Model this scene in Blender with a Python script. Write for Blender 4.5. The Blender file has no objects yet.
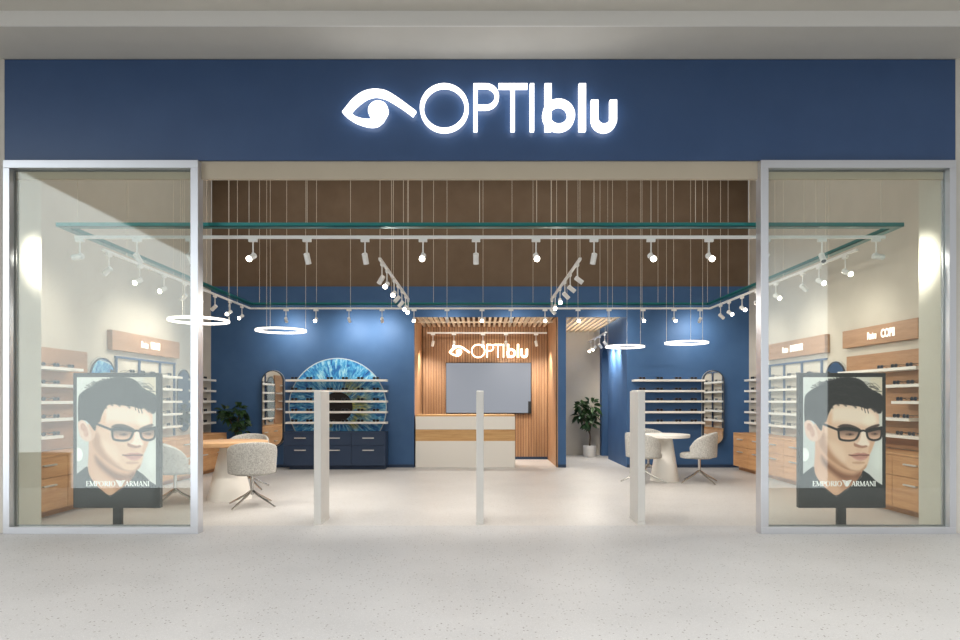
import bpy, bmesh, math, random
import numpy as np
from mathutils import Vector, Matrix
PI = math.pi
scn = bpy.context.scene
COL = scn.collection
rnd = random.Random(7)

# ------------------------------------------------------------------ camera
EYE = 1.35
cd = bpy.data.cameras.new('camera'); cam = bpy.data.objects.new('camera', cd); COL.objects.link(cam)
cam.location = (0, 0, EYE); cam.rotation_euler = (PI/2, 0, 0)
cd.sensor_width = 36; cd.lens = 24; cd.shift_y = 80/960; cd.clip_end = 200
scn.camera = cam

# ------------------------------------------------------------------ exposure
vs = scn.view_settings
vs.view_transform = 'Standard'; vs.look = 'None'; vs.gamma = 1; vs.use_curve_mapping = False; vs.exposure = 0.16
SPOT_W = 78.0       # watts of one track spotlight
RING_E = 1.7        # emission of the ring pendants
SHOP_W = 150.0
ALC_W = 8.0
COR_W = 30.0
SKY_UP = 2.7       # radiance of the upper world, added as overhead fill for the mall
SKY_LOW = 0.36      # radiance of the mall hall opposite
SKY_PATCH = 2.9       # radiance of the patches added to veil the glass with milky reflections

# ------------------------------------------------------------------ world: unseen mall hall, added overhead fill, bright patches added for glass reflections
w = bpy.data.worlds.new('world'); scn.world = w; w.use_nodes = True
nt = w.node_tree; nt.nodes.clear()
def mnode(nt, op, a, b=None, c=None, clamp=False):
    n = nt.nodes.new('ShaderNodeMath'); n.operation = op; n.use_clamp = clamp
    for i, v in enumerate((a, b, c)):
        if v is None: continue
        if isinstance(v, (int, float)): n.inputs[i].default_value = v
        else: nt.links.new(v, n.inputs[i])
    return n.outputs[0]
def sstep(nt, v, a, b):
    n = nt.nodes.new('ShaderNodeMapRange'); n.interpolation_type = 'SMOOTHSTEP'
    nt.links.new(v, n.inputs[0]); n.inputs[1].default_value = a; n.inputs[2].default_value = b
    return n.outputs[0]
tc = nt.nodes.new('ShaderNodeTexCoord'); sp = nt.nodes.new('ShaderNodeSeparateXYZ'); nt.links.new(tc.outputs['Generated'], sp.inputs[0])
dx, dy, dz = sp.outputs
up = sstep(nt, dz, 0.30, 0.75)
base = mnode(nt, 'ADD', mnode(nt, 'MULTIPLY', up, SKY_UP-SKY_LOW), SKY_LOW)
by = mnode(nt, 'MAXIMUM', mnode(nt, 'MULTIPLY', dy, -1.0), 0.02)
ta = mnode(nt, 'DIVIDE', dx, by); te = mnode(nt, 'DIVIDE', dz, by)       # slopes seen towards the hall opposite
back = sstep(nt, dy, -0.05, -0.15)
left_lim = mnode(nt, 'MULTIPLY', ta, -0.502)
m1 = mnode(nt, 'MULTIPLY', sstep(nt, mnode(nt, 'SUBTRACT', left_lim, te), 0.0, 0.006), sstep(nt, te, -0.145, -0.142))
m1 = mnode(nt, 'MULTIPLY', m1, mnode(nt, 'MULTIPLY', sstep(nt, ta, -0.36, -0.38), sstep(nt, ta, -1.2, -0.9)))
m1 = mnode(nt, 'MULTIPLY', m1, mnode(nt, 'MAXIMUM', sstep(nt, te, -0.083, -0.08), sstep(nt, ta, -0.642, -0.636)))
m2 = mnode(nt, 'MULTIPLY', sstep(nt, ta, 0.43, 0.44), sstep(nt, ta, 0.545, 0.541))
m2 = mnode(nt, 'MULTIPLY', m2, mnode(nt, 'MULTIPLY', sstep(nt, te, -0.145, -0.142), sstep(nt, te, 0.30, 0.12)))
refl_patch = mnode(nt, 'MULTIPLY', mnode(nt, 'MULTIPLY', mnode(nt, 'MAXIMUM', m1, mnode(nt, 'MULTIPLY', m2, 0.8)), back), SKY_PATCH)  # direction masks shaped only for what the panes reflect
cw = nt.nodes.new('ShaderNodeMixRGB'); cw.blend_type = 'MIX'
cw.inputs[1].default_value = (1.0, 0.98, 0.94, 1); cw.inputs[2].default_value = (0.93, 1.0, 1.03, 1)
nt.links.new(mnode(nt, 'MINIMUM', refl_patch, 1.0), cw.inputs[0])
bg = nt.nodes.new('ShaderNodeBackground'); wo = nt.nodes.new('ShaderNodeOutputWorld')
nt.links.new(cw.outputs[0], bg.inputs[0]); nt.links.new(mnode(nt, 'ADD', base, refl_patch), bg.inputs[1]); nt.links.new(bg.outputs[0], wo.inputs[0])

# ------------------------------------------------------------------ added fill lights, unseen above the tracks and ceiling slats
def fill_light(name, loc, sx, sy, watts, rgb):
    L = bpy.data.lights.new(name, 'AREA'); L.shape = 'RECTANGLE'; L.size = sx; L.size_y = sy; L.energy = watts; L.color = rgb
    o = bpy.data.objects.new(name, L); COL.objects.link(o); o.location = loc; return o
fill_light('shop_fill_light', (0, 9.9, 5.95), 9.5, 5.2, SHOP_W, (1.0, 0.96, 0.91))
fill_light('alcove_fill_light', (0.11, 13.8, 3.28), 2.4, 1.0, ALC_W, (1.0, 0.86, 0.70))
fill_light('corridor_fill_light', (2.33, 14.4, 3.28), 1.0, 2.2, COR_W, (1.0, 0.84, 0.64))

# ------------------------------------------------------------------ materials
def lin(c):
    return tuple(((v/255)/12.92 if v/255 <= 0.04045 else ((v/255+0.055)/1.055)**2.4) for v in c)
MATS = {}
def mat(name, rgb, rough=0.6, metal=0.0, emit=0.0, emit_rgb=None, spec=0.5, coat=0.0):
    m = bpy.data.materials.new(name); m.use_nodes = True
    b = m.node_tree.nodes['Principled BSDF']
    b.inputs['Base Color'].default_value = (*lin(rgb), 1); b.inputs['Roughness'].default_value = rough
    b.inputs['Metallic'].default_value = metal; b.inputs['Specular IOR Level'].default_value = spec
    b.inputs['Coat Weight'].default_value = coat
    if emit:
        b.inputs['Emission Color'].default_value = (*lin(emit_rgb or rgb), 1); b.inputs['Emission Strength'].default_value = emit
    MATS[name] = m
    return m
def nodes(m): return m.node_tree, m.node_tree.nodes['Principled BSDF']
def ramp(nt, fac, stops, const=False):
    r = nt.nodes.new('ShaderNodeValToRGB'); e = r.color_ramp.elements
    if const: r.color_ramp.interpolation = 'CONSTANT'
    while len(e) < len(stops): e.new(0.5)
    for el, (p, c) in zip(e, stops): el.position = p; el.color = (*lin(c), 1)
    nt.links.new(fac, r.inputs[0]); return r.outputs[0]
def mapped(nt, scale=(1,1,1), space='Object'):
    t = nt.nodes.new('ShaderNodeTexCoord'); mp = nt.nodes.new('ShaderNodeMapping'); mp.inputs['Scale'].default_value = scale
    nt.links.new(t.outputs[space], mp.inputs[0]); return mp.outputs[0]
def noise(nt, vec, scale, detail=4, rough=0.5, dist=0.0):
    n = nt.nodes.new('ShaderNodeTexNoise'); n.inputs['Scale'].default_value = scale; n.inputs['Detail'].default_value = detail
    n.inputs['Roughness'].default_value = rough; n.inputs['Distortion'].default_value = dist
    nt.links.new(vec, n.inputs['Vector']); return n.outputs['Fac']
def paint(name, rgb, var=4, rough=0.75, spec=0.3):
    m = mat(name, rgb, rough, spec=spec); nt, b = nodes(m)
    f = noise(nt, mapped(nt), 3.0, 5)
    c = ramp(nt, f, [(0.3, tuple(v-var for v in rgb)), (0.7, tuple(min(255, v+var) for v in rgb))])
    nt.links.new(c, b.inputs['Base Color']); return m
def wood(name, dark, mid, light, stretch, rough=0.5):
    m = mat(name, mid, rough); nt, b = nodes(m)
    v = mapped(nt, stretch)
    f = noise(nt, v, 2.5, 7, 0.6, 0.6)
    g = noise(nt, v, 14.0, 4, 0.6)
    s = mnode(nt, 'ADD', mnode(nt, 'MULTIPLY', f, 0.7), mnode(nt, 'MULTIPLY', g, 0.3))
    nt.links.new(ramp(nt, s, [(0.33, dark), (0.5, mid), (0.68, light)]), b.inputs['Base Color']); return m
def speckled(name, basec, specks, scale, rough, spec=0.5, cut=0.19):
    m = mat(name, basec, rough, spec=spec); nt, b = nodes(m)
    v = mapped(nt)
    f = noise(nt, v, 1.2, 4); c = ramp(nt, f, [(0.35, tuple(x-4 for x in basec)), (0.65, tuple(min(255, x+4) for x in basec))])
    for i, (sc_, rgb, thr) in enumerate(specks):
        vo = nt.nodes.new('ShaderNodeTexVoronoi'); vo.inputs['Scale'].default_value = scale*sc_; nt.links.new(v, vo.inputs['Vector'])
        sx = nt.nodes.new('ShaderNodeSeparateColor'); nt.links.new(vo.outputs['Color'], sx.inputs[0])
        k = mnode(nt, 'MULTIPLY', mnode(nt, 'LESS_THAN', vo.outputs['Distance'], cut+0.1*i), mnode(nt, 'LESS_THAN', sx.outputs[0], thr))
        mx = nt.nodes.new('ShaderNodeMixRGB'); nt.links.new(k, mx.inputs[0]); nt.links.new(c, mx.inputs[1]); mx.inputs[2].default_value = (*lin(rgb), 1)
        c = mx.outputs[0]
    nt.links.new(c, b.inputs['Base Color']); return m

M_mallfloor = speckled('terrazzo', (187,187,188), [(1.0,(168,165,162),0.5), (0.55,(132,129,127),0.16), (1.5,(200,200,200),0.4)], 85, 0.5, 0.3)
M_shopfloor = speckled('shop_terrazzo', (193,190,187), [(1.0,(178,173,167),0.45), (0.7,(166,160,154),0.25), (1.4,(206,204,201),0.4)], 60, 0.42, 0.4)
M_wall = paint('beige_paint', (199,191,178), 3)
M_pier = paint('pier_paint', (205,202,190), 3)
M_mallwall = paint('mall_paint', (205,201,193), 3)
M_ceilmall = paint('mall_ceiling_paint', (205,202,194), 2)
M_brown = paint('brown_paint', (112,94,76), 4, 0.85)
M_dark = paint('dark_ceiling', (70,60,52), 3, 0.9)
M_blue = paint('blue_paint', (62,95,136), 3, 0.6)
M_fascia = paint('blue_fascia', (54,82,124), 2, 0.34, 0.5)
M_bulk = paint('bulkhead_paint', (196,184,164), 2)
M_navy = paint('navy_laminate', (45,61,86), 2, 0.5)
M_white = mat('white_laminate', (235,231,224), 0.45)
M_whitem = mat('white_metal', (232,231,228), 0.4)
M_gate = paint('gate_plastic', (214,212,208), 2, 0.5)
M_alu = mat('brushed_aluminium', (214,216,222), 0.28, 0.75)
M_chrome = mat('chrome', (200,198,194), 0.22, 1.0)
M_handle = mat('pale_metal', (222,220,215), 0.3, 0.6)
M_cable = mat('steel_cable', (226,216,200), 0.5, 0.0)
M_black = mat('black_plastic', (34,36,38), 0.4)
M_housing = mat('graphite_housing', (30,33,34), 0.45)
M_woodcab = wood('oak_veneer', (180,130,84), (200,150,102), (214,168,120), (0.5, 0.5, 6.0))
M_woodtop = wood('oak_tabletop', (192,148,106), (206,164,122), (218,178,138), (0.5, 4.0, 4.0))
M_woodslat = wood('walnut_slat', (150,112,80), (172,132,98), (192,152,114), (6, 6, 0.35))
M_woodsign = wood('beech_board', (152,112,78), (168,126,90), (182,140,104), (0.5, 0.5, 8.0))
M_woodband = wood('oak_band', (188,142,88), (206,162,108), (218,178,126), (0.5, 4.0, 8.0))
M_woodback = mat('slat_backing', (112,82,58), 0.8)
M_slatceil = wood('ash_slat', (214,196,172), (228,212,190), (238,224,204), (6, 0.4, 6))
M_teal = mat('teal_metal', (32,120,118), 0.3, 0.35)
M_bluemetal = mat('blue_metal', (46,76,118), 0.45, 0.2)
M_tv = mat('tv_panel', (40,42,46), 0.5, emit=0.9, emit_rgb=(146,151,160), spec=0.2)
M_sign = mat('sign_light', (255,253,250), 0.5, emit=1.9)
M_signwarm = mat('sign_light_warm', (255,240,215), 0.5, emit=2.6)
M_letter = mat('letter_light', (255,252,246), 0.5, emit=0.7)
M_ring = mat('ring_diffuser', (255,250,243), 0.5, emit=RING_E)
M_lens = mat('lamp_lens', (255,246,228), 0.3, emit=14.0)
M_lensoff = mat('lamp_reflector', (40,40,42), 0.25, 0.3)
M_pot = mat('white_ceramic', (232,228,222), 0.5)
M_soil = mat('soil', (60,44,34), 0.95)
M_trunk = mat('plant_bark', (92,74,54), 0.85)
M_mirror = mat('mirror_glass', (222,226,228), 0.03, 1.0)
M_mirrorrim = mat('mirror_rim', (62,68,78), 0.35, 0.4)
M_mirroredge = mat('mirror_edge', (214,214,212), 0.3, 0.5)
M_lettering = mat('print_white', (240,240,238), 0.5, emit=0.25)
M_frameblack = mat('acetate_black', (26,25,26), 0.3)
M_framebrown = mat('acetate_brown', (62,44,36), 0.3)
M_framegrey = mat('acetate_grey', (58,60,66), 0.3)
M_rim = mat('pale_rim', (190,206,214), 0.4)
M_pupil = mat('pupil_print', (32,24,24), 0.6)

def leafmat(name, a, b_, c_):
    m = mat(name, b_, 0.45); nt, b = nodes(m)
    nt.links.new(ramp(nt, noise(nt, mapped(nt), 9, 3), [(0.3, a), (0.5, b_), (0.72, c_)]), b.inputs['Base Color']); return m
M_leaf = leafmat('fig_leaf', (26,46,28), (40,68,36), (62,94,48))
def fabricmat():
    m = mat('grey_boucle', (176,173,168), 0.95, spec=0.2); nt, b = nodes(m)
    f = noise(nt, mapped(nt), 70, 6, 0.7)
    nt.links.new(ramp(nt, f, [(0.33, (138,136,133)), (0.5, (180,178,173)), (0.66, (208,206,201))]), b.inputs['Base Color'])
    bp = nt.nodes.new('ShaderNodeBump'); bp.inputs['Strength'].default_value = 0.35; bp.inputs['Distance'].default_value = 0.01
    nt.links.new(f, bp.inputs['Height']); nt.links.new(bp.outputs[0], b.inputs['Normal']); return m
M_fabric = fabricmat()
def glassmat():
    m = bpy.data.materials.new('shop_glass'); m.use_nodes = True; nt = m.node_tree; nt.nodes.clear()
    o = nt.nodes.new('ShaderNodeOutputMaterial'); mx = nt.nodes.new('ShaderNodeMixShader')
    t = nt.nodes.new('ShaderNodeBsdfTransparent'); t.inputs[0].default_value = (0.945, 0.965, 0.945, 1)
    g = nt.nodes.new('ShaderNodeBsdfGlossy'); g.inputs['Roughness'].default_value = 0.0; g.inputs[0].default_value = (0.98, 1, 0.99, 1)
    lw = nt.nodes.new('ShaderNodeLayerWeight'); lw.inputs[0].default_value = 0.5
    f = mnode(nt, 'ADD', mnode(nt, 'MULTIPLY', mnode(nt, 'POWER', lw.outputs['Facing'], 5.0), 0.95), 0.045)
    nt.links.new(f, mx.inputs[0]); nt.links.new(t.outputs[0], mx.inputs[1]); nt.links.new(g.outputs[0], mx.inputs[2]); nt.links.new(mx.outputs[0], o.inputs[0])
    return m
M_glass = glassmat()
def irismat():
    m = mat('iris_print', (40,110,170), 0.45); nt, b = nodes(m)
    t = nt.nodes.new('ShaderNodeTexCoord'); s = nt.nodes.new('ShaderNodeSeparateXYZ'); nt.links.new(t.outputs['Object'], s.inputs[0])
    x, _, z = s.outputs
    r = mnode(nt, 'SQRT', mnode(nt, 'ADD', mnode(nt, 'MULTIPLY', x, x), mnode(nt, 'MULTIPLY', z, z)))
    rr = mnode(nt, 'MAXIMUM', r, 0.01)
    cb = nt.nodes.new('ShaderNodeCombineXYZ')
    nt.links.new(mnode(nt, 'MULTIPLY', mnode(nt, 'DIVIDE', x, rr), 7.0), cb.inputs[0]); nt.links.new(mnode(nt, 'MULTIPLY', mnode(nt, 'DIVIDE', z, rr), 7.0), cb.inputs[1])
    nt.links.new(mnode(nt, 'MULTIPLY', r, 3.2), cb.inputs[2])
    f = noise(nt, cb.outputs[0], 1.9, 6, 0.66, 0.5)
    fib = ramp(nt, f, [(0.28, (10,40,100)), (0.40, (26,100,176)), (0.52, (66,160,210)), (0.64, (176,224,238)), (0.78, (80,150,150))])
    g = noise(nt, mapped(nt), 2.6, 4, 0.6)
    warm = ramp(nt, f, [(0.35, (40,90,110)), (0.5, (150,160,70)), (0.65, (222,200,110))])
    k = mnode(nt, 'MULTIPLY', sstep(nt, r, 0.80, 0.42), sstep(nt, mnode(nt, 'ADD', g, mnode(nt, 'MULTIPLY', x, 0.22)), 0.5, 0.66), clamp=True)
    mx = nt.nodes.new('ShaderNodeMixRGB'); nt.links.new(k, mx.inputs[0]); nt.links.new(fib, mx.inputs[1]); nt.links.new(warm, mx.inputs[2])
    nt.links.new(mx.outputs[0], b.inputs['Base Color']); return m
M_iris = irismat()

# ------------------------------------------------------------------ geometry helpers
class MB:
    def __init__(s): s.v = []; s.f = []
    def add(s, vs_, fs):
        o = len(s.v); s.v += [tuple(p) for p in vs_]; s.f += [tuple(i+o for i in f) for f in fs]; return s
    def box(s, x0, x1, y0, y1, z0, z1):
        return s.add([(x,y,z) for z in (z0,z1) for y in (y0,y1) for x in (x0,x1)],
                     [(0,2,3,1),(4,5,7,6),(0,1,5,4),(2,6,7,3),(0,4,6,2),(1,3,7,5)])
    def quad(s, *p): return s.add(p, [tuple(range(len(p)))])
    def tube(s, pts, r, n=8, closed=False):
        pts = [Vector(p) for p in pts]; N = len(pts); vs_ = []; fs = []
        rs = r if isinstance(r, (list, tuple)) else [r]*N
        up = None
        for i, p in enumerate(pts):
            a = pts[(i-1) % N] if (closed or i > 0) else p; b = pts[(i+1) % N] if (closed or i < N-1) else p
            t = (b-a).normalized()
            if up is None: up = Vector((0,0,1)) if abs(t.z) < 0.9 else Vector((1,0,0))
            u = t.cross(up).normalized(); v = u.cross(t).normalized(); up = v
            for k in range(n):
                an = 2*PI*k/n; vs_.append(p + (u*math.cos(an)+v*math.sin(an))*rs[i])
        for i in range(N if closed else N-1):
            j = (i+1) % N
            for k in range(n):
                l = (k+1) % n; fs.append((i*n+k, i*n+l, j*n+l, j*n+k))
        if not closed:
            fs.append(tuple(range(n-1,-1,-1))); fs.append(tuple((N-1)*n+k for k in range(n)))
        return s.add(vs_, fs)
    def lathe(s, prof, n=32, c=(0,0,0), cap=True):
        vs_ = []; fs = []
        for r, z in prof:
            for k in range(n):
                a = 2*PI*k/n; vs_.append((c[0]+r*math.cos(a), c[1]+r*math.sin(a), c[2]+z))
        P = len(prof)
        for i in range(P-1):
            for k in range(n):
                l = (k+1) % n; fs.append((i*n+k, i*n+l, (i+1)*n+l, (i+1)*n+k))
        if cap:
            fs.append(tuple(range(n-1,-1,-1))); fs.append(tuple((P-1)*n+k for k in range(n)))
        return s.add(vs_, fs)
    def prism(s, poly, axis, a, b):
        """polygon (2D, counter-clockwise) extruded from a to b; axis 'y': poly is (x,z); axis 'x': poly is (y,z)"""
        f = (lambda p, t: (p[0], t, p[1])) if axis == 'y' else (lambda p, t: (t, p[0], p[1]))
        n = len(poly)
        vs_ = [f(p, a) for p in poly] + [f(p, b) for p in poly]
        fs = [tuple(range(n)), tuple(range(2*n-1, n-1, -1))] + [(i, i+n, (i+1) % n+n, (i+1) % n) for i in range(n)]
        return s.add(vs_, fs)
    def ringprism(s, outer, inner, axis, a, b):
        f = (lambda p, t: (p[0], t, p[1])) if axis == 'y' else (lambda p, t: (t, p[0], p[1]))
        n = len(outer)
        vs_ = [f(p, a) for p in outer] + [f(p, a) for p in inner] + [f(p, b) for p in outer] + [f(p, b) for p in inner]
        fs = []
        for i in range(n):
            j = (i+1) % n
            fs += [(i, j, n+j, n+i), (2*n+i, 3*n+i, 3*n+j, 2*n+j), (i, 2*n+i, 2*n+j, j), (n+i, n+j, 3*n+j, 3*n+i)]
        return s.add(vs_, fs)
    def build(s, name, m, parent=None, smooth=False, bev=0.0, loc=None, weld=True):
        me = bpy.data.meshes.new(name)
        off = Vector((0,0,0))
        if loc is not None: off = Vector(loc)
        elif parent is not None and getattr(parent, 'type', '') == 'EMPTY' and parent.get('world_build'): off = root_loc(parent)
        me.from_pydata([tuple(Vector(p)-off) for p in s.v], [], s.f); me.update()
        bm = bmesh.new(); bm.from_mesh(me); bmesh.ops.recalc_face_normals(bm, faces=bm.faces); bm.to_mesh(me); bm.free()
        me.materials.append(m)
        if smooth: me.polygons.foreach_set('use_smooth', [True]*len(me.polygons))
        o = bpy.data.objects.new(name, me); COL.objects.link(o)
        if parent is not None: o.parent = parent
        if loc is not None: o.location = loc
        if bev:
            md = o.modifiers.new('bevel', 'BEVEL'); md.width = bev; md.segments = 2; md.limit_method = 'ANGLE'; md.angle_limit = math.radians(50)
        if smooth:
            try: me.set_sharp_from_angle(angle=math.radians(42))
            except Exception: pass
        return o
def root_loc(o): return Vector(o.location)
def tag(o, label=None, cat=None, group=None, kind=None):
    if label: o['label'] = label
    if cat: o['category'] = cat
    if group: o['group'] = group
    if kind: o['kind'] = kind
    return o
def thing(name, label, cat, loc=(0,0,0), rotz=0.0, group=None, world=False):
    """an Empty at the thing's base; with world=True its parts are given in world coordinates"""
    o = bpy.data.objects.new(name, None); COL.objects.link(o); o.empty_display_size = 0.1
    o.location = loc; o.rotation_euler = (0,0,rotz); tag(o, label, cat, group)
    if world: WORLD.add(o.name); o['world_build'] = 1
    return o
WORLD = set()
def struct(name, mb, m, parent=None, **k):
    o = mb.build(name, m, parent, **k)
    if parent is None: o['kind'] = 'structure'
    return o
def copy_tree(o, parent=None):
    c = o.copy(); COL.objects.link(c)
    if parent is not None: c.parent = parent
    for ch in list(o.children): copy_tree(ch, c)
    return c
def circle(cx, cz, r, n=48, a0=0, a1=2*PI, end=False):
    return [(cx+r*math.cos(a0+(a1-a0)*i/(n-(1 if end else 0))), cz+r*math.sin(a0+(a1-a0)*i/(n-(1 if end else 0)))) for i in range(n)]
def pill(cx, z0, z1, r, n=16):
    return circle(cx, z1-r, r, n, 0, PI, True) + circle(cx, z0+r, r, n, PI, 2*PI, True)
ORD = ['first','second','third','fourth','fifth','sixth','seventh','eighth','ninth','tenth','eleventh','twelfth','thirteenth','fourteenth','fifteenth','sixteenth']

# ------------------------------------------------------------------ the setting
YF = 6.5      # plane of the shopfront
YB = 12.8     # blue back wall
XW = 5.38     # side walls
HC = 6.0      # shop ceiling
struct('mall_floor', MB().box(-16, 16, 3.2, 6.88, -0.1, 0), M_mallfloor)
struct('floor', MB().box(-XW-0.3, XW+0.3, 6.88, 16.0, -0.1, 0), M_shopfloor)
struct('wall_left', MB().box(-XW-0.2, -XW, 6.9, YB+0.02, 0, HC), M_wall)
struct('wall_right', MB().box(XW, XW+0.2, 6.9, YB+0.02, 0, HC), M_wall)
struct('pillar_left', MB().box(-XW-0.2, -4.73, 6.57, 6.9, 0, 4.0), M_pier)
struct('pillar_right', MB().box(4.73, XW+0.2, 6.57, 6.9, 0, 4.0), M_pier)
struct('ceiling', MB().box(-XW-0.2, XW+0.2, 6.72, 13.1, HC, HC+0.1), M_dark)
struct('wall_upper', MB().box(-XW, XW, YB+0.04, YB+0.14, 3.1, HC), M_brown)
# blue back wall: left block, lintel, pillar, right block
AX0, AX1, CX0, CX1, HO, HB = -1.32, 1.54, 1.72, 2.94, 3.01, 3.62
b = MB().box(-XW, AX0, YB, YB+0.14, 0, HB).box(AX0, CX1, YB, YB+0.03, HO, HB).box(CX1, XW, YB, YB+0.14, 0, HB)
struct('wall_back', b, M_blue)
struct('pillar_blue', MB().box(AX1+0.02, CX0, YB, 15.9, 0, HO), M_blue)
struct('baseboard_back', MB().box(-XW, AX0, YB-0.012, YB, 0, 0.06).box(CX1, XW, YB-0.012, YB, 0, 0.06).box(AX1+0.02, CX0, YB-0.012, YB, 0, 0.06), M_navy)
# timber alcove
b = MB()
n = 47; p = (AX1-AX0-0.03)/n
for i in range(n): b.box(AX0+0.02+i*p+0.007, AX0+0.02+(i+1)*p-0.007, 14.575, 14.61, 0.05, HO+0.05)
struct('wall_alcove', b, M_woodslat)
struct('wall_alcove_backing', MB().box(AX0-0.1, AX1+0.02, 14.61, 14.75, 0, HO+0.2), M_woodback)
for nm, x0, x1, s in (('left', AX0-0.08, AX0, 1), ('right', AX1, AX1+0.02, -1)):
    struct('wall_alcove_'+nm, MB().box(x0, x1, YB+0.031 if s < 0 else YB+0.15, 14.61, 0, HO+0.05).box(x0, x1, YB+0.0, YB+0.15, 0, HO) if s < 0 else MB().box(x0, x1, YB+0.14, 14.61, 0, HO+0.05), M_woodslat)
struct('baseboard_alcove', MB().box(AX0, AX1, 14.56, 14.575, 0, 0.06), M_navy)
b = MB(); p = 0.113; x = AX0+0.06
while x < AX1-0.03:
    b.box(x-0.022, x+0.022, YB+0.035, 14.56, HO, HO+0.09); x += p
b.box(AX0, AX1, 13.55, 13.60, HO-0.02, HO)
struct('ceiling_alcove', b, M_slatceil)
struct('ceiling_alcove_void', MB().box(AX0-0.1, CX1+0.2, YB+0.15, 15.9, HO+0.3, HO+0.38), M_dark)
# corridor
b = MB(); x = CX0+0.06
while x < CX1-0.03:
    b.box(x-0.022, x+0.022, YB+0.035, 15.69, HO, HO+0.09); x += p
struct('ceiling_corridor', b, M_slatceil)
struct('wall_corridor', MB().box(CX0, 4.2, 15.7, 15.85, 0, HO+0.3), M_wall)
a0, a1, ar = 14.68, 15.48, 0.40
poly = [(YB+0.14, 0), (a0, 0), (a0, 2.19)] + [(15.08-ar*math.cos(t), 2.19+ar*math.sin(t)) for t in [PI*i/16 for i in range(1,16)]] + [(a1, 2.19), (a1, 0), (15.7, 0), (15.7, HO+0.3), (YB+0.14, HO+0.3)]
struct('wall_corridor_right', MB().prism(poly, 'x', CX1, CX1+0.16), M_blue)
b = MB().box(CX1+0.16, CX1+0.22, a0-0.1, a1+0.1, 2.05, 2.7)
b.box(CX1+0.16, CX1+0.22, a0-0.1, a0+0.06, 0, 2.05).box(CX1+0.16, CX1+0.22, a1-0.06, a1+0.1, 0, 2.05)
struct('wall_niche', b, M_blue)
d = struct('door_1', MB().box(CX1+0.24, CX1+0.28, a0, a1, 0.01, 2.05), M_navy)
MB().tube([(CX1+0.24, a0+0.12, 1.0), (CX1+0.19, a0+0.12, 1.0), (CX1+0.19, a0+0.24, 1.0)], 0.01).build('door_handle', M_chrome, d)

# shopfront: fascia, soffits, bulkhead, mall wall
FX = 4.83
struct('fascia', MB().box(-FX, FX, YF-0.0, YF+0.03, 3.785, 4.81), M_fascia, bev=0.004)
struct('trim_1', MB().box(-XW-0.2, XW+0.2, 6.53, 6.57, 3.605, HC), M_bulk)
b = MB().box(-16, -4.815, YF, YF+0.07, 0, 3.785).box(4.807, 16, YF, YF+0.07, 0, 3.785).box(-16, -FX, YF, YF+0.03, 3.785, 4.86).box(FX, 16, YF, YF+0.03, 3.785, 4.86)
struct('wall_mall', b, M_mallwall)
struct('ceiling_mall', MB().box(-16, 16, 5.94, 6.64, 4.815, 5.4), M_ceilmall)
struct('ceiling_mall_upper', MB().box(-16, 16, 3.4, 5.94, 4.955, 5.4), M_ceilmall)
struct('ceiling_mall_trim', MB().box(-16, 16, 5.925, 5.94, 4.815, 4.955), M_whitem)

def window(n, x0, x1, tl, tr):
    y0, y1 = 6.45, 6.57; z1 = 3.77; tt, tb = 0.08, 0.066
    root = MB().box(x0, x1, y0, y1, 0, tb).box(x0, x1, y0, y1, z1-tt, z1)
    root.box(x0, x0+tl, y0, y1, tb, z1-tt).box(x1-tr, x1, y0, y1, tb, z1-tt)
    o = struct('window_%d' % n, root, M_alu, bev=0.003)
    MB().box(x0+tl-0.005, x1-tr+0.005, y0+0.06, y0+0.072, tb-0.005, z1-tt+0.005).build('pane', M_glass, o)
    g = MB(); q = 0.012; ya, yb = y0+0.073, y0+0.088
    g.box(x0+tl, x1-tr, ya, yb, tb, tb+q).box(x0+tl, x1-tr, ya, yb, z1-tt-q, z1-tt)
    g.box(x0+tl, x0+tl+q, ya, yb, tb+q, z1-tt-q).box(x1-tr-q, x1-tr, ya, yb, tb+q, z1-tt-q)
    g.build('glazing_bead', M_beadgrey, o)
M_beadgrey = mat('bead_grey', (120,120,118), 0.4, 0.3)
window(1, -4.81, -2.842, 0.066, 0.078)
window(2, 2.832, 4.802, 0.078, 0.066)

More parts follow.
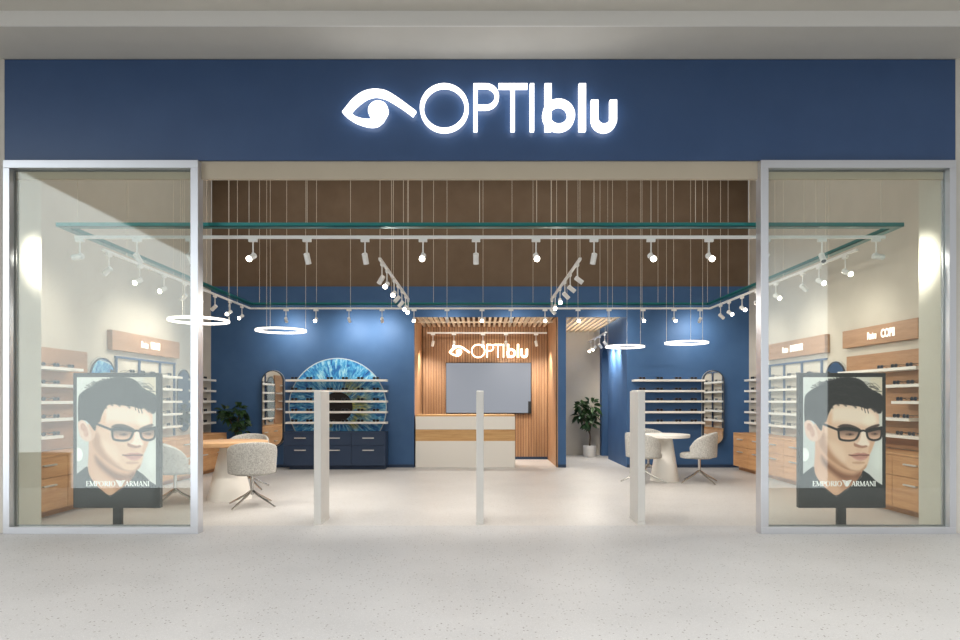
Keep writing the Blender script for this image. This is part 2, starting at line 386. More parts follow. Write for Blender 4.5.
# ------------------------------------------------------------------ illuminated shop signs
def thick_ring(cx, cz, rx, rz, wx, wz, n=56):
    o = [(cx+rx*math.cos(2*PI*i/n), cz+rz*math.sin(2*PI*i/n)) for i in range(n)]
    q = [(cx+(rx-wx)*math.cos(2*PI*i/n), cz+(rz-wz)*math.sin(2*PI*i/n)) for i in range(n)]
    return o, q
def spline(pts, per=6):
    out = []
    for i in range(len(pts)-1):
        p0 = pts[max(i-1,0)]; p1 = pts[i]; p2 = pts[i+1]; p3 = pts[min(i+2,len(pts)-1)]
        for k in range(per):
            t = k/per
            out.append(tuple(0.5*((2*p1[j])+(-p0[j]+p2[j])*t+(2*p0[j]-5*p1[j]+4*p2[j]-p3[j])*t*t+(-p0[j]+3*p1[j]-3*p2[j]+p3[j])*t**3) for j in (0,1)))
    return out+[pts[-1]]
def shop_sign(label, cx, y, cz, s, depth, m, name):
    T = lambda pts: [(cx+(px-480)*s, cz-(py-107.5)*s*0.97) for px, py in pts]
    root = thing(name, label, 'sign', (cx, y, cz), world=True)
    outer = spline([(342,111.5),(347,105),(352,98.8),(360,92.2),(368,88.8),(377,88),(386,89.8),(395,95),(405,102.3),(416,110.7)])
    inner = spline([(412.6,115.6),(405,109.6),(395,102.8),(387,98),(380,95.6),(374,95.2),(367,97.2),(360,102),(354,107.6),(350.6,112)])
    low = spline([(350.6,112),(354,115.4),(360,117.9),(366,119),(371.6,118.9)])[1:]
    circ = [(378+10*math.cos(a), 110-10*math.sin(a)) for a in [math.radians(225-d) for d in range(0, 246, 12)]]
    tail = spline([(383,121),(377,125.6),(370,126.4),(362,124.6),(354,121.2),(347,116.6)])
    eye = outer+inner+low+circ[1:]+tail
    MB().prism(T(eye), 'y', y, y+depth).build('eye_emblem', m, root)
    o, q = thick_ring(444.2, 107.2, 24.4, 25.0, 3.9, 4.0)
    MB().ringprism(T(o), T(q), 'y', y, y+depth).build('letter', m, root)
    R = lambda mb, x0, x1, y0, y1: mb.prism(T([(x0,y1),(x1,y1),(x1,y0),(x0,y0)]), 'y', y, y+depth)
    P = [(473.4,82.3),(486,82.3)]+[(486+13*math.sin(t), 95.4-13.1*math.cos(t)) for t in [PI*i/14 for i in range(1,14)]]+[(486,108.5),(477.4,108.5),(477.4,131),(473.4,131)]
    Pi = [(477.4,86.3),(486,86.3)]+[(486+9*math.sin(t), 95.4-9.1*math.cos(t)) for t in [PI*i/14 for i in range(1,14)]]+[(486,104.5),(477.4,104.5)]
    pb = MB(); R(pb, 473.4, 477.4, 82.3, 131); R(pb, 477.4, 486, 82.3, 86.3); R(pb, 477.4, 486, 104.5, 108.5)
    po = [(486+13*math.sin(t), 95.4-13.1*math.cos(t)) for t in [PI*i/14 for i in range(0,15)]]; pi_ = [(486+9*math.sin(t), 95.4-9.1*math.cos(t)) for t in [PI*i/14 for i in range(0,15)]]
    pb.prism(T(po+pi_[::-1]), 'y', y, y+depth); pb.build('letter', m, root)
    tb = MB(); R(tb, 498.5, 527.5, 82.3, 86.8); R(tb, 510.6, 514.8, 86.8, 131); tb.build('letter', m, root)
    ib = MB(); R(ib, 530, 534.2, 82.3, 131); ib.build('letter', m, root)
    bb = MB(); R(bb, 544.8, 551.6, 82.3, 131); o, q = thick_ring(558.8, 114.8, 16.3, 16.7, 7.6, 7.7); bb.ringprism(T(o), T(q), 'y', y+0.0004, y+depth-0.0004); bb.build('letter', m, root)
    lb = MB(); R(lb, 579, 586, 82.3, 131); lb.build('letter', m, root)
    uo = [(591.3,99.2)]+[(604.2-12.9*math.cos(t), 119+13.3*math.sin(t)) for t in [PI*i/18 for i in range(0,19)]]+[(617.1,99.2),(610,99.2)]
    ui = [(604.2+5.8*math.cos(t), 118+5.8*math.sin(t)) for t in [PI*i/18 for i in range(0,19)]]+[(598.4,99.2)]
    MB().prism(T(uo+ui), 'y', y, y+depth).build('letter', m, root)
    return root
shop_sign('large glowing white OPTIblu sign on the blue fascia', 0.0, YF-0.07, 1.35+292.5*YF/640*0.989, 0.01016*0.989, 0.05, M_sign, 'shop_sign')
shop_sign('small glowing OPTIblu sign on the slatted wood wall above the grey screen', 0.193+0.0, 14.51, 2.46, 0.00653, 0.03, M_signwarm, 'shop_sign')

# ------------------------------------------------------------------ reception
t = thing('reception_counter', 'white reception counter with a wood band in front of the slatted alcove', 'counter', (-0.29, 12.85, 0), world=True)
MB().box(-1.29, 0.70, 12.80, 13.35, 0, 0.53).build('body', M_white, t, bev=0.004)
MB().box(-1.29, 0.70, 12.81, 13.35, 0.53, 0.76).build('wood_band', M_woodband, t)
MB().box(-1.29, 0.70, 12.80, 13.35, 0.76, 1.02).build('upper_panel', M_white, t, bev=0.004)
MB().box(-1.29, 0.70, 12.82, 13.37, 1.02, 1.055).build('countertop', M_woodband, t)
t = thing('television', 'wide wall screen with a plain grey picture on the slatted wood wall', 'television', (0.19, 14.5, 1.05), world=True)
MB().box(-0.78, 1.165, 14.51, 14.57, 1.04, 2.20).build('bezel', M_black, t, bev=0.006)
MB().box(-0.765, 1.15, 14.506, 14.512, 1.06, 2.185).build('screen', M_tv, t)
MB().box(1.09, 1.15, 14.485, 14.506, 1.06, 1.32).build('speaker', M_black, t)

# ------------------------------------------------------------------ anti-theft gates
def gate(label, x0, x1, y0, y1, h):
    t = thing('security_gate', label, 'security gate', ((x0+x1)/2, (y0+y1)/2, 0), world=True, group='security gates across the entrance')
    MB().box(x0, x1, y0, y1, 0.03, h).build('panel', M_gate, t, bev=0.008)
    MB().box(x0-0.002, x1+0.002, y0-0.002, y1+0.002, 0, 0.03).build('base_plate', M_gate, t)
gate('grey white security gate panel beside the window with the left poster', -1.80, -1.72, 6.93, 7.31, 1.45)
gate('middle security gate panel seen edge-on in front of the reception counter', -0.04, 0.04, 6.93, 7.31, 1.45)
gate('grey white security gate panel in front of the white round table', 1.71, 1.79, 6.93, 7.31, 1.45)

# ------------------------------------------------------------------ advertising totems
GW, GH = 165, 265
U0, U1, V0, V1 = 80, 806, 65, 1240
def paint_poster():
    uu, vv = np.meshgrid(np.linspace(U0, U1, GW), np.linspace(V0, V1, GH))
    img = np.zeros((GH, GW, 3))
    def lerp(a, b, t): return np.array(a)[None,None,:]*(1-t[...,None])+np.array(b)[None,None,:]*t[...,None]
    tx = np.clip((uu-U0)/(U1-U0), 0, 1); ty = np.clip((vv-V0)/(V1-V0), 0, 1)
    img = lerp((220,224,220), (208,200,186), tx)
    img = img*(1-np.clip(ty*1.6,0,1)[...,None]) + lerp((188,192,191), (206,206,201), tx)*np.clip(ty*1.6,0,1)[...,None]
    def sdist(poly):
        P = np.array(poly, float); d = np.full(uu.shape, 1e9); inside = np.zeros(uu.shape, bool)
        for i in range(len(P)):
            a = P[i]; b = P[(i+1) % len(P)]; e = b-a; L = max(e@e, 1e-9)
            t = np.clip(((uu-a[0])*e[0]+(vv-a[1])*e[1])/L, 0, 1)
            d = np.minimum(d, np.hypot(uu-a[0]-t*e[0], vv-a[1]-t*e[1]))
            c = ((a[1] > vv) != (b[1] > vv))
            with np.errstate(divide='ignore', invalid='ignore'):
                xi = (b[0]-a[0])*(vv-a[1])/(b[1]-a[1]+1e-12)+a[0]
            inside ^= c & (uu < xi)
        return np.where(inside, -d, d)
    def fill(poly, rgb, soft=5, op=1.0, smooth=True, clip=None):
        nonlocal img
        if smooth: poly = spline(poly+[poly[0]], 5)[:-1]
        al = np.clip(0.5-sdist(poly)/(2*soft), 0, 1); al = al*al*(3-2*al)*op
        if clip is not None: al = al*clip
        img = img*(1-al[...,None])+np.array(rgb)[None,None,:]*al[...,None]
        return al
    def line(pts, wdt, rgb, op=1.0, soft=3):
        nonlocal img
        pts = spline(pts, 5); d = np.full(uu.shape, 1e9)
        for a, b in zip(pts, pts[1:]):
            e = (b[0]-a[0], b[1]-a[1]); L = max(e[0]**2+e[1]**2, 1e-9)
            t = np.clip(((uu-a[0])*e[0]+(vv-a[1])*e[1])/L, 0, 1); d = np.minimum(d, np.hypot(uu-a[0]-t*e[0], vv-a[1]-t*e[1]))
        al = np.clip((wdt/2+soft-d)/(2*soft), 0, 1)*op
        img = img*(1-al[...,None])+np.array(rgb)[None,None,:]*al[...,None]
    ell = lambda cx, cy, rx, ry: [(cx+rx*math.cos(a), cy+ry*math.sin(a)) for a in [2*PI*i/14 for i in range(14)]]
    fill(ell(92, 785, 42, 62), (246,248,246), 6)                         # pale round light
    fill(ell(770, 800, 60, 130), (226,230,224), 60, 0.6)
    fill([(700,70),(806,70),(806,240),(760,200),(690,170)], (216,198,168), 20, 0.5)
    # neck
    neck = fill([(190,640),(190,760),(182,880),(178,930),(200,1000),(250,1075),(310,1130),(385,1175),(470,1120),(560,1060),(620,985),(640,900),(560,820),(350,640)], (205,160,130), 6, smooth=False)
    fill([(250,800),(330,880),(430,950),(540,975),(610,945),(600,1010),(520,1060),(420,1010),(330,940),(260,860)], (128,84,62), 28, 0.95, clip=neck)
    fill([(215,900),(300,960),(390,1060),(400,1150),(320,1110),(240,1040)], (216,176,148), 30, 0.6, clip=neck)
    fill([(420,1020),(560,1000),(540,1060),(440,1120)], (176,128,100), 25, 0.6, clip=neck)
    # face
    face = [(300,420),(330,370),(380,320),(520,320),(680,345),(765,395),(776,470),(770,540),(762,600),(738,670),(712,740),(692,790),(684,835),(664,895),(634,928),(590,944),(540,940),(470,920),(400,888),(335,842),(275,785),(240,730),(215,670),(205,610),(225,540),(270,480)]
    fa = fill(face, (222,186,160), 6)
    fill([(350,340),(520,340),(690,370),(750,430),(740,500),(560,500),(420,480),(330,470)], (238,220,202), 40, 0.85, clip=fa)
    fill(ell(690, 470, 60, 50), (240,226,206), 30, 0.7, clip=fa)
    fill([(285,470),(340,400),(345,480),(330,530)], (222,180,148), 18, 0.8, clip=fa)
    fill([(205,600),(250,560),(300,640),(340,760),(420,850),(500,925),(420,905),(300,820),(230,720)], (172,124,94), 30, 0.8, clip=fa)
    fill([(300,640),(420,700),(470,790),(460,850),(380,790),(310,700)], (234,204,180), 34, 0.8, clip=fa)
    fill([(470,850),(560,880),(650,860),(640,920),(590,940),(520,930)], (226,190,160), 22, 0.6, clip=fa)
    fill([(430,890),(520,925),(600,932),(660,880),(650,930),(590,950),(500,940)], (160,114,86), 14, 0.7, clip=fa)
    fill([(700,640),(740,600),(735,680),(705,760),(680,760)], (206,160,130), 14, 0.7, clip=fa)
    # ear
    ea = fill([(88,500),(100,474),(130,464),(165,488),(196,540),(224,602),(212,652),(178,664),(132,642),(102,590)], (222,190,172), 5)
    fill([(112,500),(140,490),(172,540),(186,600),(160,620),(140,570),(118,550)], (190,140,118), 9, 0.75, clip=ea)
    line([(104,515),(118,495),(142,486),(168,515)], 8, (236,210,194), 0.8)
    fill(ell(160, 575, 14, 22), (206,164,144), 6, 0.8)
    # nose
    fill([(612,560),(650,560),(668,640),(690,690),(660,712),(600,700),(560,690),(585,640)], (240,222,206), 12, 0.9, clip=fa)
    fill([(548,676),(580,690),(620,704),(660,700),(668,714),(620,726),(570,716),(546,700)], (160,112,92), 7, 0.9)
    fill([(585,610),(612,580),(600,650),(570,680)], (206,166,140), 10, 0.7)
    # mouth
    fill([(506,792),(545,778),(585,768),(612,772),(640,768),(682,790),(655,826),(610,842),(565,832),(530,808)], (190,136,122), 5)
    line([(502,790),(550,795),(600,790),(640,792),(684,790)], 10, (104,58,50), 0.95)
    line([(545,820),(600,834),(650,822)], 10, (226,180,168), 0.5, 5)
    fill(ell(590, 862, 60, 12), (186,140,114), 8, 0.7)
    fill(ell(590, 742, 26, 18), (212,172,148), 8, 0.5)
    # eyebrows and eyes
    fill([(392,528),(440,504),(520,508),(600,544),(590,560),(510,536),(430,536)], (60,46,42), 5, 0.95)
    fill([(650,548),(700,522),(768,502),(780,516),(722,544),(664,566)], (60,46,42), 5, 0.95)
    lens_l = [(404,560),(470,552),(560,562),(596,572),(580,620),(552,648),(500,656),(440,650),(412,630)]
    lens_r = [(664,574),(720,560),(790,548),(800,580),(790,630),(750,650),(700,646),(672,620)]
    for L in (lens_l, lens_r):
        al = fill(L, (220,176,148), 4)
        sh = np.clip((636-vv)/80, 0, 1)*al
        img = img*(1-sh[...,None]*0.8)+np.array((84,64,58))[None,None,:]*sh[...,None]*0.8
    fill(ell(508, 598, 40, 12), (104,74,62), 9, 0.8); fill(ell(736, 594, 32, 11), (104,74,62), 9, 0.8)
    fill(ell(512, 597, 13, 8), (46,32,30), 5, 0.8); fill(ell(740, 593, 11, 7), (46,32,30), 5, 0.8)
    fill([(180,500),(262,500),(300,470),(270,560),(236,640),(212,650),(215,600)], (212,172,146), 8)
    # hair
    hair = [(95,480),(90,400),(92,300),(102,235),(150,188),(215,152),(270,118),(345,92),(430,70),(520,66),(600,86),(650,125),(690,170),(760,205),(806,240),(815,330),(800,392),(775,404),(745,374),(700,352),(668,362),(600,340),(520,330),(440,318),(385,318),(352,338),(326,382),(306,430),(290,480),(262,500),(250,560),(228,545),(190,492),(150,466),(118,464)]
    ha = fill(hair, (27,28,30), 5)
    pr = random.Random(11)
    for k in range(70):                                                  # strands
        x0 = pr.uniform(140, 720); y0 = 105+0.00035*(x0-480)**2+pr.uniform(0, 190)
        c = pr.choice([(50,47,44), (64,59,55), (18,19,21), (16,17,19), (42,40,39)])
        L = pr.uniform(60, 140); line([(x0,y0), (x0+L*0.5,y0-pr.uniform(4,22)), (x0+L,y0+pr.uniform(0,34))], pr.uniform(3,7), c, 0.5, 4)
    for k in range(34):                                                  # uneven top edge
        x0 = 190+k*16.5; yt = np.interp(x0, [190,270,345,430,520,600,650,690,760], [165,118,92,72,68,88,125,168,205])
        line([(x0,yt+22), (x0+pr.uniform(-22,6),yt+4), (x0+pr.uniform(-46,-6),yt-pr.uniform(2,14))], 8, (44,44,45), 0.85, 3)
    for a, b_ in (((230,118),(330,96)), ((215,140),(290,112)), ((720,190),(800,200)), ((690,150),(770,180)), ((640,350),(652,395)), ((668,352),(680,400)), ((615,345),(622,372))):
        line([a, b_], 7, (44,42,42), 0.9, 3)
    for x0, dy_ in ((345,6),(402,4),(470,5),(560,8),(735,10),(762,8)):    # fringe over the forehead
        yb = np.interp(x0, [345,380,440,520,600,700,770], [345,320,322,334,345,356,392]); line([(x0-40,yb-26), (x0-10,yb-6), (x0+4,yb+dy_)], 16, (42,41,41), 0.7, 6)
    # spectacle frame
    for L in (lens_l, lens_r): line(L+[L[0]], 19, (24,24,26))
    line([(396,552),(470,540),(560,550),(606,566)], 26, (24,24,26)); line([(660,566),(720,550),(800,536)], 26, (24,24,26))
    line([(600,572),(630,562),(664,572)], 18, (24,24,26))
    line([(190,482),(260,500),(330,528),(400,556)], 20, (30,32,36))
    # shirt
    fill([(70,975),(120,935),(172,896),(184,960),(205,1010),(252,1078),(312,1132),(385,1178),(470,1124),(560,1062),(618,988),(634,934),(690,972),(750,1034),(815,1075),(820,1300),(60,1300)], (29,33,35), 5, smooth=False)
    line([(176,905),(190,975),(245,1062),(312,1124),(385,1170),(470,1116),(556,1054),(612,982),(630,938)], 10, (20,23,25), 0.8)
    return img
def poster_mesh(name, w_, h_):
    img = paint_poster(); me = bpy.data.meshes.new(name)
    xs = np.linspace(-w_/2, w_/2, GW); zs = np.linspace(h_, 0, GH)
    X, Z = np.meshgrid(xs, zs); co = np.stack([X, np.zeros_like(X), Z], -1).reshape(-1, 3)
    idx = np.arange(GW*GH).reshape(GH, GW)
    F = np.stack([idx[:-1,:-1], idx[1:,:-1], idx[1:,1:], idx[:-1,1:]], -1).reshape(-1, 4)
    me.from_pydata(co.tolist(), [], F.tolist())
    s = img.reshape(-1, 3)/255; l = np.where(s <= 0.04045, s/12.92, ((s+0.055)/1.055)**2.4)
    at = me.color_attributes.new('print', 'FLOAT_COLOR', 'POINT')
    at.data.foreach_set('color', np.concatenate([l, np.ones((len(l),1))], 1).astype(np.float32).ravel()); me.update()
    return me
def postermat():
    m = mat('photo_print', (200,200,200), 0.35); nt, b = nodes(m)
    a = nt.nodes.new('ShaderNodeAttribute'); a.attribute_name = 'print'
    nt.links.new(a.outputs['Color'], b.inputs['Base Color']); nt.links.new(a.outputs['Color'], b.inputs['Emission Color']); b.inputs['Emission Strength'].default_value = POSTER_E
    return m
POSTER_E = 0.26
M_poster = postermat()
# serif capitals drawn as strokes: (x0,y0,x1,y1,width) in a cell one unit high
th, tn = 0.17, 0.06
SER = {'E': (0.58, [(0.14,0,0.14,1,th),(0.02,0.03,0.55,0.03,tn),(0.02,0.97,0.53,0.97,tn),(0.14,0.5,0.42,0.5,tn),(0.53,0,0.53,0.22,tn),(0.51,0.78,0.51,1,tn),(0.42,0.4,0.42,0.6,tn)]),
 'M': (0.96, [(0.14,0,0.14,1,tn),(0.14,1,0.47,0.05,th),(0.47,0.05,0.8,1,tn),(0.82,0,0.82,1,th),(0.02,0.03,0.26,0.03,tn),(0.68,0.03,0.96,0.03,tn),(0.03,0.97,0.2,0.97,tn),(0.8,0.97,0.95,0.97,tn)]),
 'P': (0.6, [(0.16,0,0.16,1,th),(0.02,0.03,0.32,0.03,tn),(0.02,0.97,0.36,0.97,tn),(0.36,0.97,0.52,0.86,0.1),(0.52,0.86,0.52,0.6,th),(0.52,0.6,0.36,0.48,0.1),(0.36,0.48,0.16,0.48,tn)]),
 'O': (0.86, None),
 'R': (0.7, [(0.16,0,0.16,1,th),(0.02,0.03,0.3,0.03,tn),(0.02,0.97,0.36,0.97,tn),(0.36,0.97,0.52,0.86,0.1),(0.52,0.86,0.52,0.62,th),(0.52,0.62,0.36,0.5,0.1),(0.36,0.5,0.16,0.5,tn),(0.34,0.5,0.62,0.02,th),(0.56,0.03,0.7,0.03,tn)]),
 'I': (0.34, [(0.16,0,0.16,1,th),(0.02,0.03,0.3,0.03,tn),(0.02,0.97,0.3,0.97,tn)]),
 'A': (0.8, [(0.1,0,0.4,1,tn),(0.4,1,0.68,0,th),(0.2,0.34,0.56,0.34,tn),(0.0,0.03,0.22,0.03,tn),(0.54,0.03,0.8,0.03,tn)]),
 'N': (0.84, [(0.14,0,0.14,1,tn),(0.12,0.98,0.7,0.02,th),(0.7,0,0.7,1,tn),(0.02,0.03,0.26,0.03,tn),(0.02,0.97,0.16,0.97,tn),(0.58,0.97,0.82,0.97,tn)])}
def serif(mb, text, x0, x1, z0, h, y0, y1):
    tot = sum(SER[c][0] for c in text); k = (x1-x0)/tot; x = x0
    for c in text:
        wd, st = SER[c]
        if st is None:
            o = [(x+k*(0.41+0.39*math.cos(2*PI*i/28)), z0+h*(0.5+0.52*math.sin(2*PI*i/28))) for i in range(28)]
            q = [(x+k*(0.41+0.25*math.cos(2*PI*i/28)), z0+h*(0.5+0.46*math.sin(2*PI*i/28))) for i in range(28)]
            mb.ringprism(o, q, 'y', y0, y1)
        else:
            for a, b_, c2, d2, tw in st:
                dx_, dz_ = c2-a, d2-b_; L = math.hypot(dx_, dz_); nx, nz = -dz_/L*tw/2, dx_/L*tw/2
                mb.prism([(x+k*(a-nx), z0+h*(b_-nz)), (x+k*(c2-nx), z0+h*(d2-nz)), (x+k*(c2+nx), z0+h*(d2+nz)), (x+k*(a+nx), z0+h*(b_+nz))], 'y', y0, y1)
        x += wd*k
    return mb
POSTER_ME = poster_mesh('poster_picture', 0.83, 1.325)
def totem(label, cx, sk):
    y = 6.72; w2 = 0.457; z0, z1 = 0.215, 1.635
    t = thing('advertising_totem', label, 'advertising display', (cx, y, 0))
    MB().box(-w2, w2, 0, 0.06, z0, z1).build('housing', M_housing, t, bev=0.006)
    o = bpy.data.objects.new('poster_picture', POSTER_ME); COL.objects.link(o); o.parent = t
    if not POSTER_ME.materials: POSTER_ME.materials.append(M_poster)
    o.location = (sk, -0.003, z1-0.045-1.325)
    px = lambda u: sk-0.415+0.83*(u-U0)/(U1-U0); pz = lambda v: z1-0.045-1.325*(v-V0)/(V1-V0)
    L = MB(); h = pz(1032)-pz(1080)
    serif(L, 'EMPORIO', px(165), px(438), pz(1080), h, -0.006, -0.003); L.build('brand_lettering', M_lettering, t)
    L = MB(); serif(L, 'ARMANI', px(522), px(748), pz(1080), h, -0.006, -0.003); L.build('brand_lettering', M_lettering, t)
    L = MB(); ex = px(481); ez = pz(1056)                                # the winged emblem between the words
    for i in range(5):
        zz = ez+0.028-0.012*i; ww = 0.052-0.007*i
        L.prism([(ex-ww, zz+0.004), (ex-0.012, zz-0.004), (ex-0.008, zz+0.003), (ex-ww+0.006, zz+0.011)], 'y', -0.006, -0.003)
        L.prism([(ex+ww, zz+0.004), (ex+ww-0.006, zz+0.011), (ex+0.008, zz+0.003), (ex+0.012, zz-0.004)], 'y', -0.006, -0.003)
    L.prism([(ex-0.012, ez-0.03), (ex+0.012, ez-0.03), (ex+0.007, ez+0.03), (ex-0.007, ez+0.03)], 'y', -0.0065, -0.003)
    L.build('brand_emblem', M_lettering, t)
    MB().box(-0.045, 0.045, 0.01, 0.05, 0.012, z0).build('post', M_black, t)
    MB().box(-0.26, 0.26, -0.06, 0.08, 0, 0.012).build('foot_plate', M_black, t, bev=0.004)
totem('black totem with a poster of a person in glasses behind the left window pane', (116.5-480)*6.72/640, 0.0)
totem('black totem with a poster of a person in glasses behind the right window pane', (842.5-480)*6.72/640, 0.0)

# ------------------------------------------------------------------ round eye mural and blue drawer cabinet
MX, MZ, MR = (338-480)*0.02, 1.35-7*0.02, 0.96
t = thing('eye_mural', 'big round blue iris picture on the blue wall behind the white shelves', 'picture', (MX, YB, MZ))
MB().prism(circle(0, 0, MR, 72), 'y', -0.035, -0.012).build('iris_disc', M_iris, t)
MB().prism(circle(0, 0, 0.30, 40), 'y', -0.038, -0.034).build('pupil', M_pupil, t)
MB().ringprism(circle(0, 0, MR+0.018, 72), circle(0, 0, MR, 72), 'y', -0.04, -0.002).build('rim', M_rim, t)
def cabinet(name, label, x0, x1, y0, y1, h, cols, rows, m, face, group=None, plinth=0.08, inset=0.09):
    """drawer cabinet; face is the side its drawers look to: 'y-', 'x+' or 'x-'"""
    t = thing(name, label, 'cabinet', ((x0+x1)/2, (y0+y1)/2, 0), group=group, world=True)
    if face == 'y-': B = (x0, x1, y0+0.02, y1); K = (x0+inset, x1-0.02, y0+inset, y1)
    elif face == 'x+': B = (x0, x1-0.02, y0, y1); K = (x0, x1-inset-0.02, y0, y1)
    else: B = (x0+0.02, x1, y0, y1); K = (x0+inset+0.02, x1, y0, y1)
    MB().box(*B, plinth, h-0.025).build('carcass', m, t)
    MB().box(*K, 0, plinth).build('plinth', m, t)
    MB().box(x0, x1, y0, y1, h-0.025, h).build('top', m, t, bev=0.003)
    span = (x1-x0) if face == 'y-' else (y1-y0)
    for c in range(cols):
        for r in range(rows):
            a = span*c/cols+0.004; b_ = span*(c+1)/cols-0.004
            zt = h-0.03; zb = plinth+0.004
            if rows == 2: z1 = (zt, zt-0.235)[r]; z0 = (zt-0.229, zb)[r]
            else: z1 = zt-(zt-zb)*r/rows; z0 = zt-(zt-zb)*(r+1)/rows+0.006
            mid = (a+b_)/2; zh = z1-0.085 if r == 0 else z1-0.085; hw = 0.11
            if face == 'y-':
                d = MB().box(x0+a, x0+b_, y0, y0+0.02, z0, z1).build('drawer', m, t, bev=0.002)
                MB().box(x0+mid-hw, x0+mid+hw, y0-0.028, y0, zh-0.009, zh+0.009).build('handle', M_handle, d)
            else:
                xa, xb = (x1-0.02, x1) if face == 'x+' else (x0, x0+0.02)
                d = MB().box(xa, xb, y0+a, y0+b_, z0, z1).build('drawer', m, t, bev=0.002)
                ha, hb = (x1, x1+0.028) if face == 'x+' else (x0-0.028, x0)
                hnd = MB().box(ha, hb, y0+mid-hw, y0+mid+hw, zh-0.009, zh+0.009).build('handle', M_handle, d)
            for ch in d.children: ch.data.transform(Matrix.Translation(-root_loc(t)))
    return t
cabinet('drawer_cabinet', 'long navy drawer cabinet below the round eye picture', -3.80, -1.83, 12.36, 12.755, 0.73, 3, 2, M_navy, 'y-')
LW = ['wooden drawer cabinet on the left wall nearest the window, beside the left totem', 'wooden drawer cabinet on the left wall mostly hidden behind the left totem',
      'wooden drawer cabinet on the left wall seen between left totem and window post', 'wooden drawer cabinet on the left wall nearest the bushy plant in the corner']
RW = ['wooden drawer cabinet on the right wall nearest the window, below the COPII sign', 'wooden drawer cabinet on the right wall mostly hidden behind the right totem',
      'wooden drawer cabinet on the right wall seen between window post and right totem', 'wooden drawer cabinet on the right wall closest to the blue back wall']
for i in range(4):
    y0 = 6.96+1.37*i
    cabinet('drawer_cabinet', LW[i], -XW+0.005, -4.92, y0, y0+1.365, 0.72, 2, 2, M_woodcab, 'x+', 'wooden drawer cabinets along the side walls')
    cabinet('drawer_cabinet', RW[i], 4.92, XW-0.005, y0, y0+1.365, 0.72, 2, 2, M_woodcab, 'x-', 'wooden drawer cabinets along the side walls')

# ------------------------------------------------------------------ shelves
ZS = [1.735, 1.525, 1.32, 1.11, 0.90]
SN = ['top', 'second', 'middle', 'fourth', 'lowest']
def wall_shelf(label, x0, x1, y0, y1, z, group):
    o = MB().box(x0, x1, y0, y1, z-0.02, z+0.02).build('wall_shelf', M_white, None, bev=0.003, loc=((x0+x1)/2, (y0+y1)/2, z-0.02))
    return tag(o, label, 'shelf', group)
for z, n in zip(ZS, SN):
    wall_shelf('%s white shelf across the round eye picture, counted from above' % n, -3.82, -1.83, 12.56, 12.755, z, 'white shelves across the eye picture')
    wall_shelf('%s white shelf on the blue wall above the white table, counted from above' % n, 3.03, 4.42, 12.56, 12.795, z, 'white shelves on the right blue wall')
    wall_shelf('%s short white shelf on the left wall at the corner, counted from above' % n, -XW+0.001, -5.24, 11.93, 12.72, z, 'short shelves at the left corner')
    wall_shelf('%s short white shelf on the right wall at the corner, counted from above' % n, 5.24, XW-0.001, 11.88, 12.70, z, 'short shelves at the right corner')
# panels with staggered shelves
def panel(label, s, y0, y1, spans, ztop):
    xw = s*(XW-0.001); t = thing('shelving_unit', label, 'display panel', (xw, (y0+y1)/2, 0.73), world=True)
    xs = sorted((xw, s*(XW-0.03))); MB().box(xs[0], xs[1], y0, y1, 0.73, ztop).build('board', M_woodsign, t)
    for (a, b_), z in zip(spans, ZS):
        xs = sorted((s*(XW-0.03), s*5.14)); MB().box(xs[0], xs[1], a, b_, z-0.018, z+0.018).build('shelf', M_white, t)
panel('wooden display panel with staggered white shelves on the left wall, beside the blue mirror', -1, 7.0, 8.72, [(7.0,8.3),(7.2,8.65),(7.0,8.45),(7.25,8.6),(7.0,7.9)], 2.0)
panel('wooden display panel with staggered white shelves on the right wall below the COPII sign', 1, 6.95, 9.34, [(7.55,9.2),(7.0,8.4),(7.0,8.0),(7.67,9.2),(7.35,9.0)], 1.98)
def rack(label, s, y0, y1, posts, sy0, sy1):
    t = thing('display_rack', label, 'display rack', (s*5.3, (y0+y1)/2, 0.73), world=True)
    X = lambda a, b_: sorted((s*a, s*b_))
    for y in posts: x = X(5.345, 5.375); MB().box(x[0], x[1], y-0.014, y+0.014, 0.73, 1.97).build('post', M_bluemetal, t)
    x = X(5.345, 5.375); MB().box(x[0], x[1], y0, y1, 1.97, 2.0).build('rail', M_bluemetal, t)
    for z in ZS: x = X(5.14, 5.345); MB().box(x[0], x[1], sy0, sy1, z-0.018, z+0.018).build('shelf', M_white, t)
rack('blue metal rack with white shelves below the FEMEI sign', -1, 9.40, 11.25, [9.43,10.07,10.72,11.22], 9.40, 11.06)
rack('blue metal rack with white shelves below the BARBATI sign', 1, 9.90, 11.86, [10.04,10.66,11.28,11.84], 9.92, 11.84)

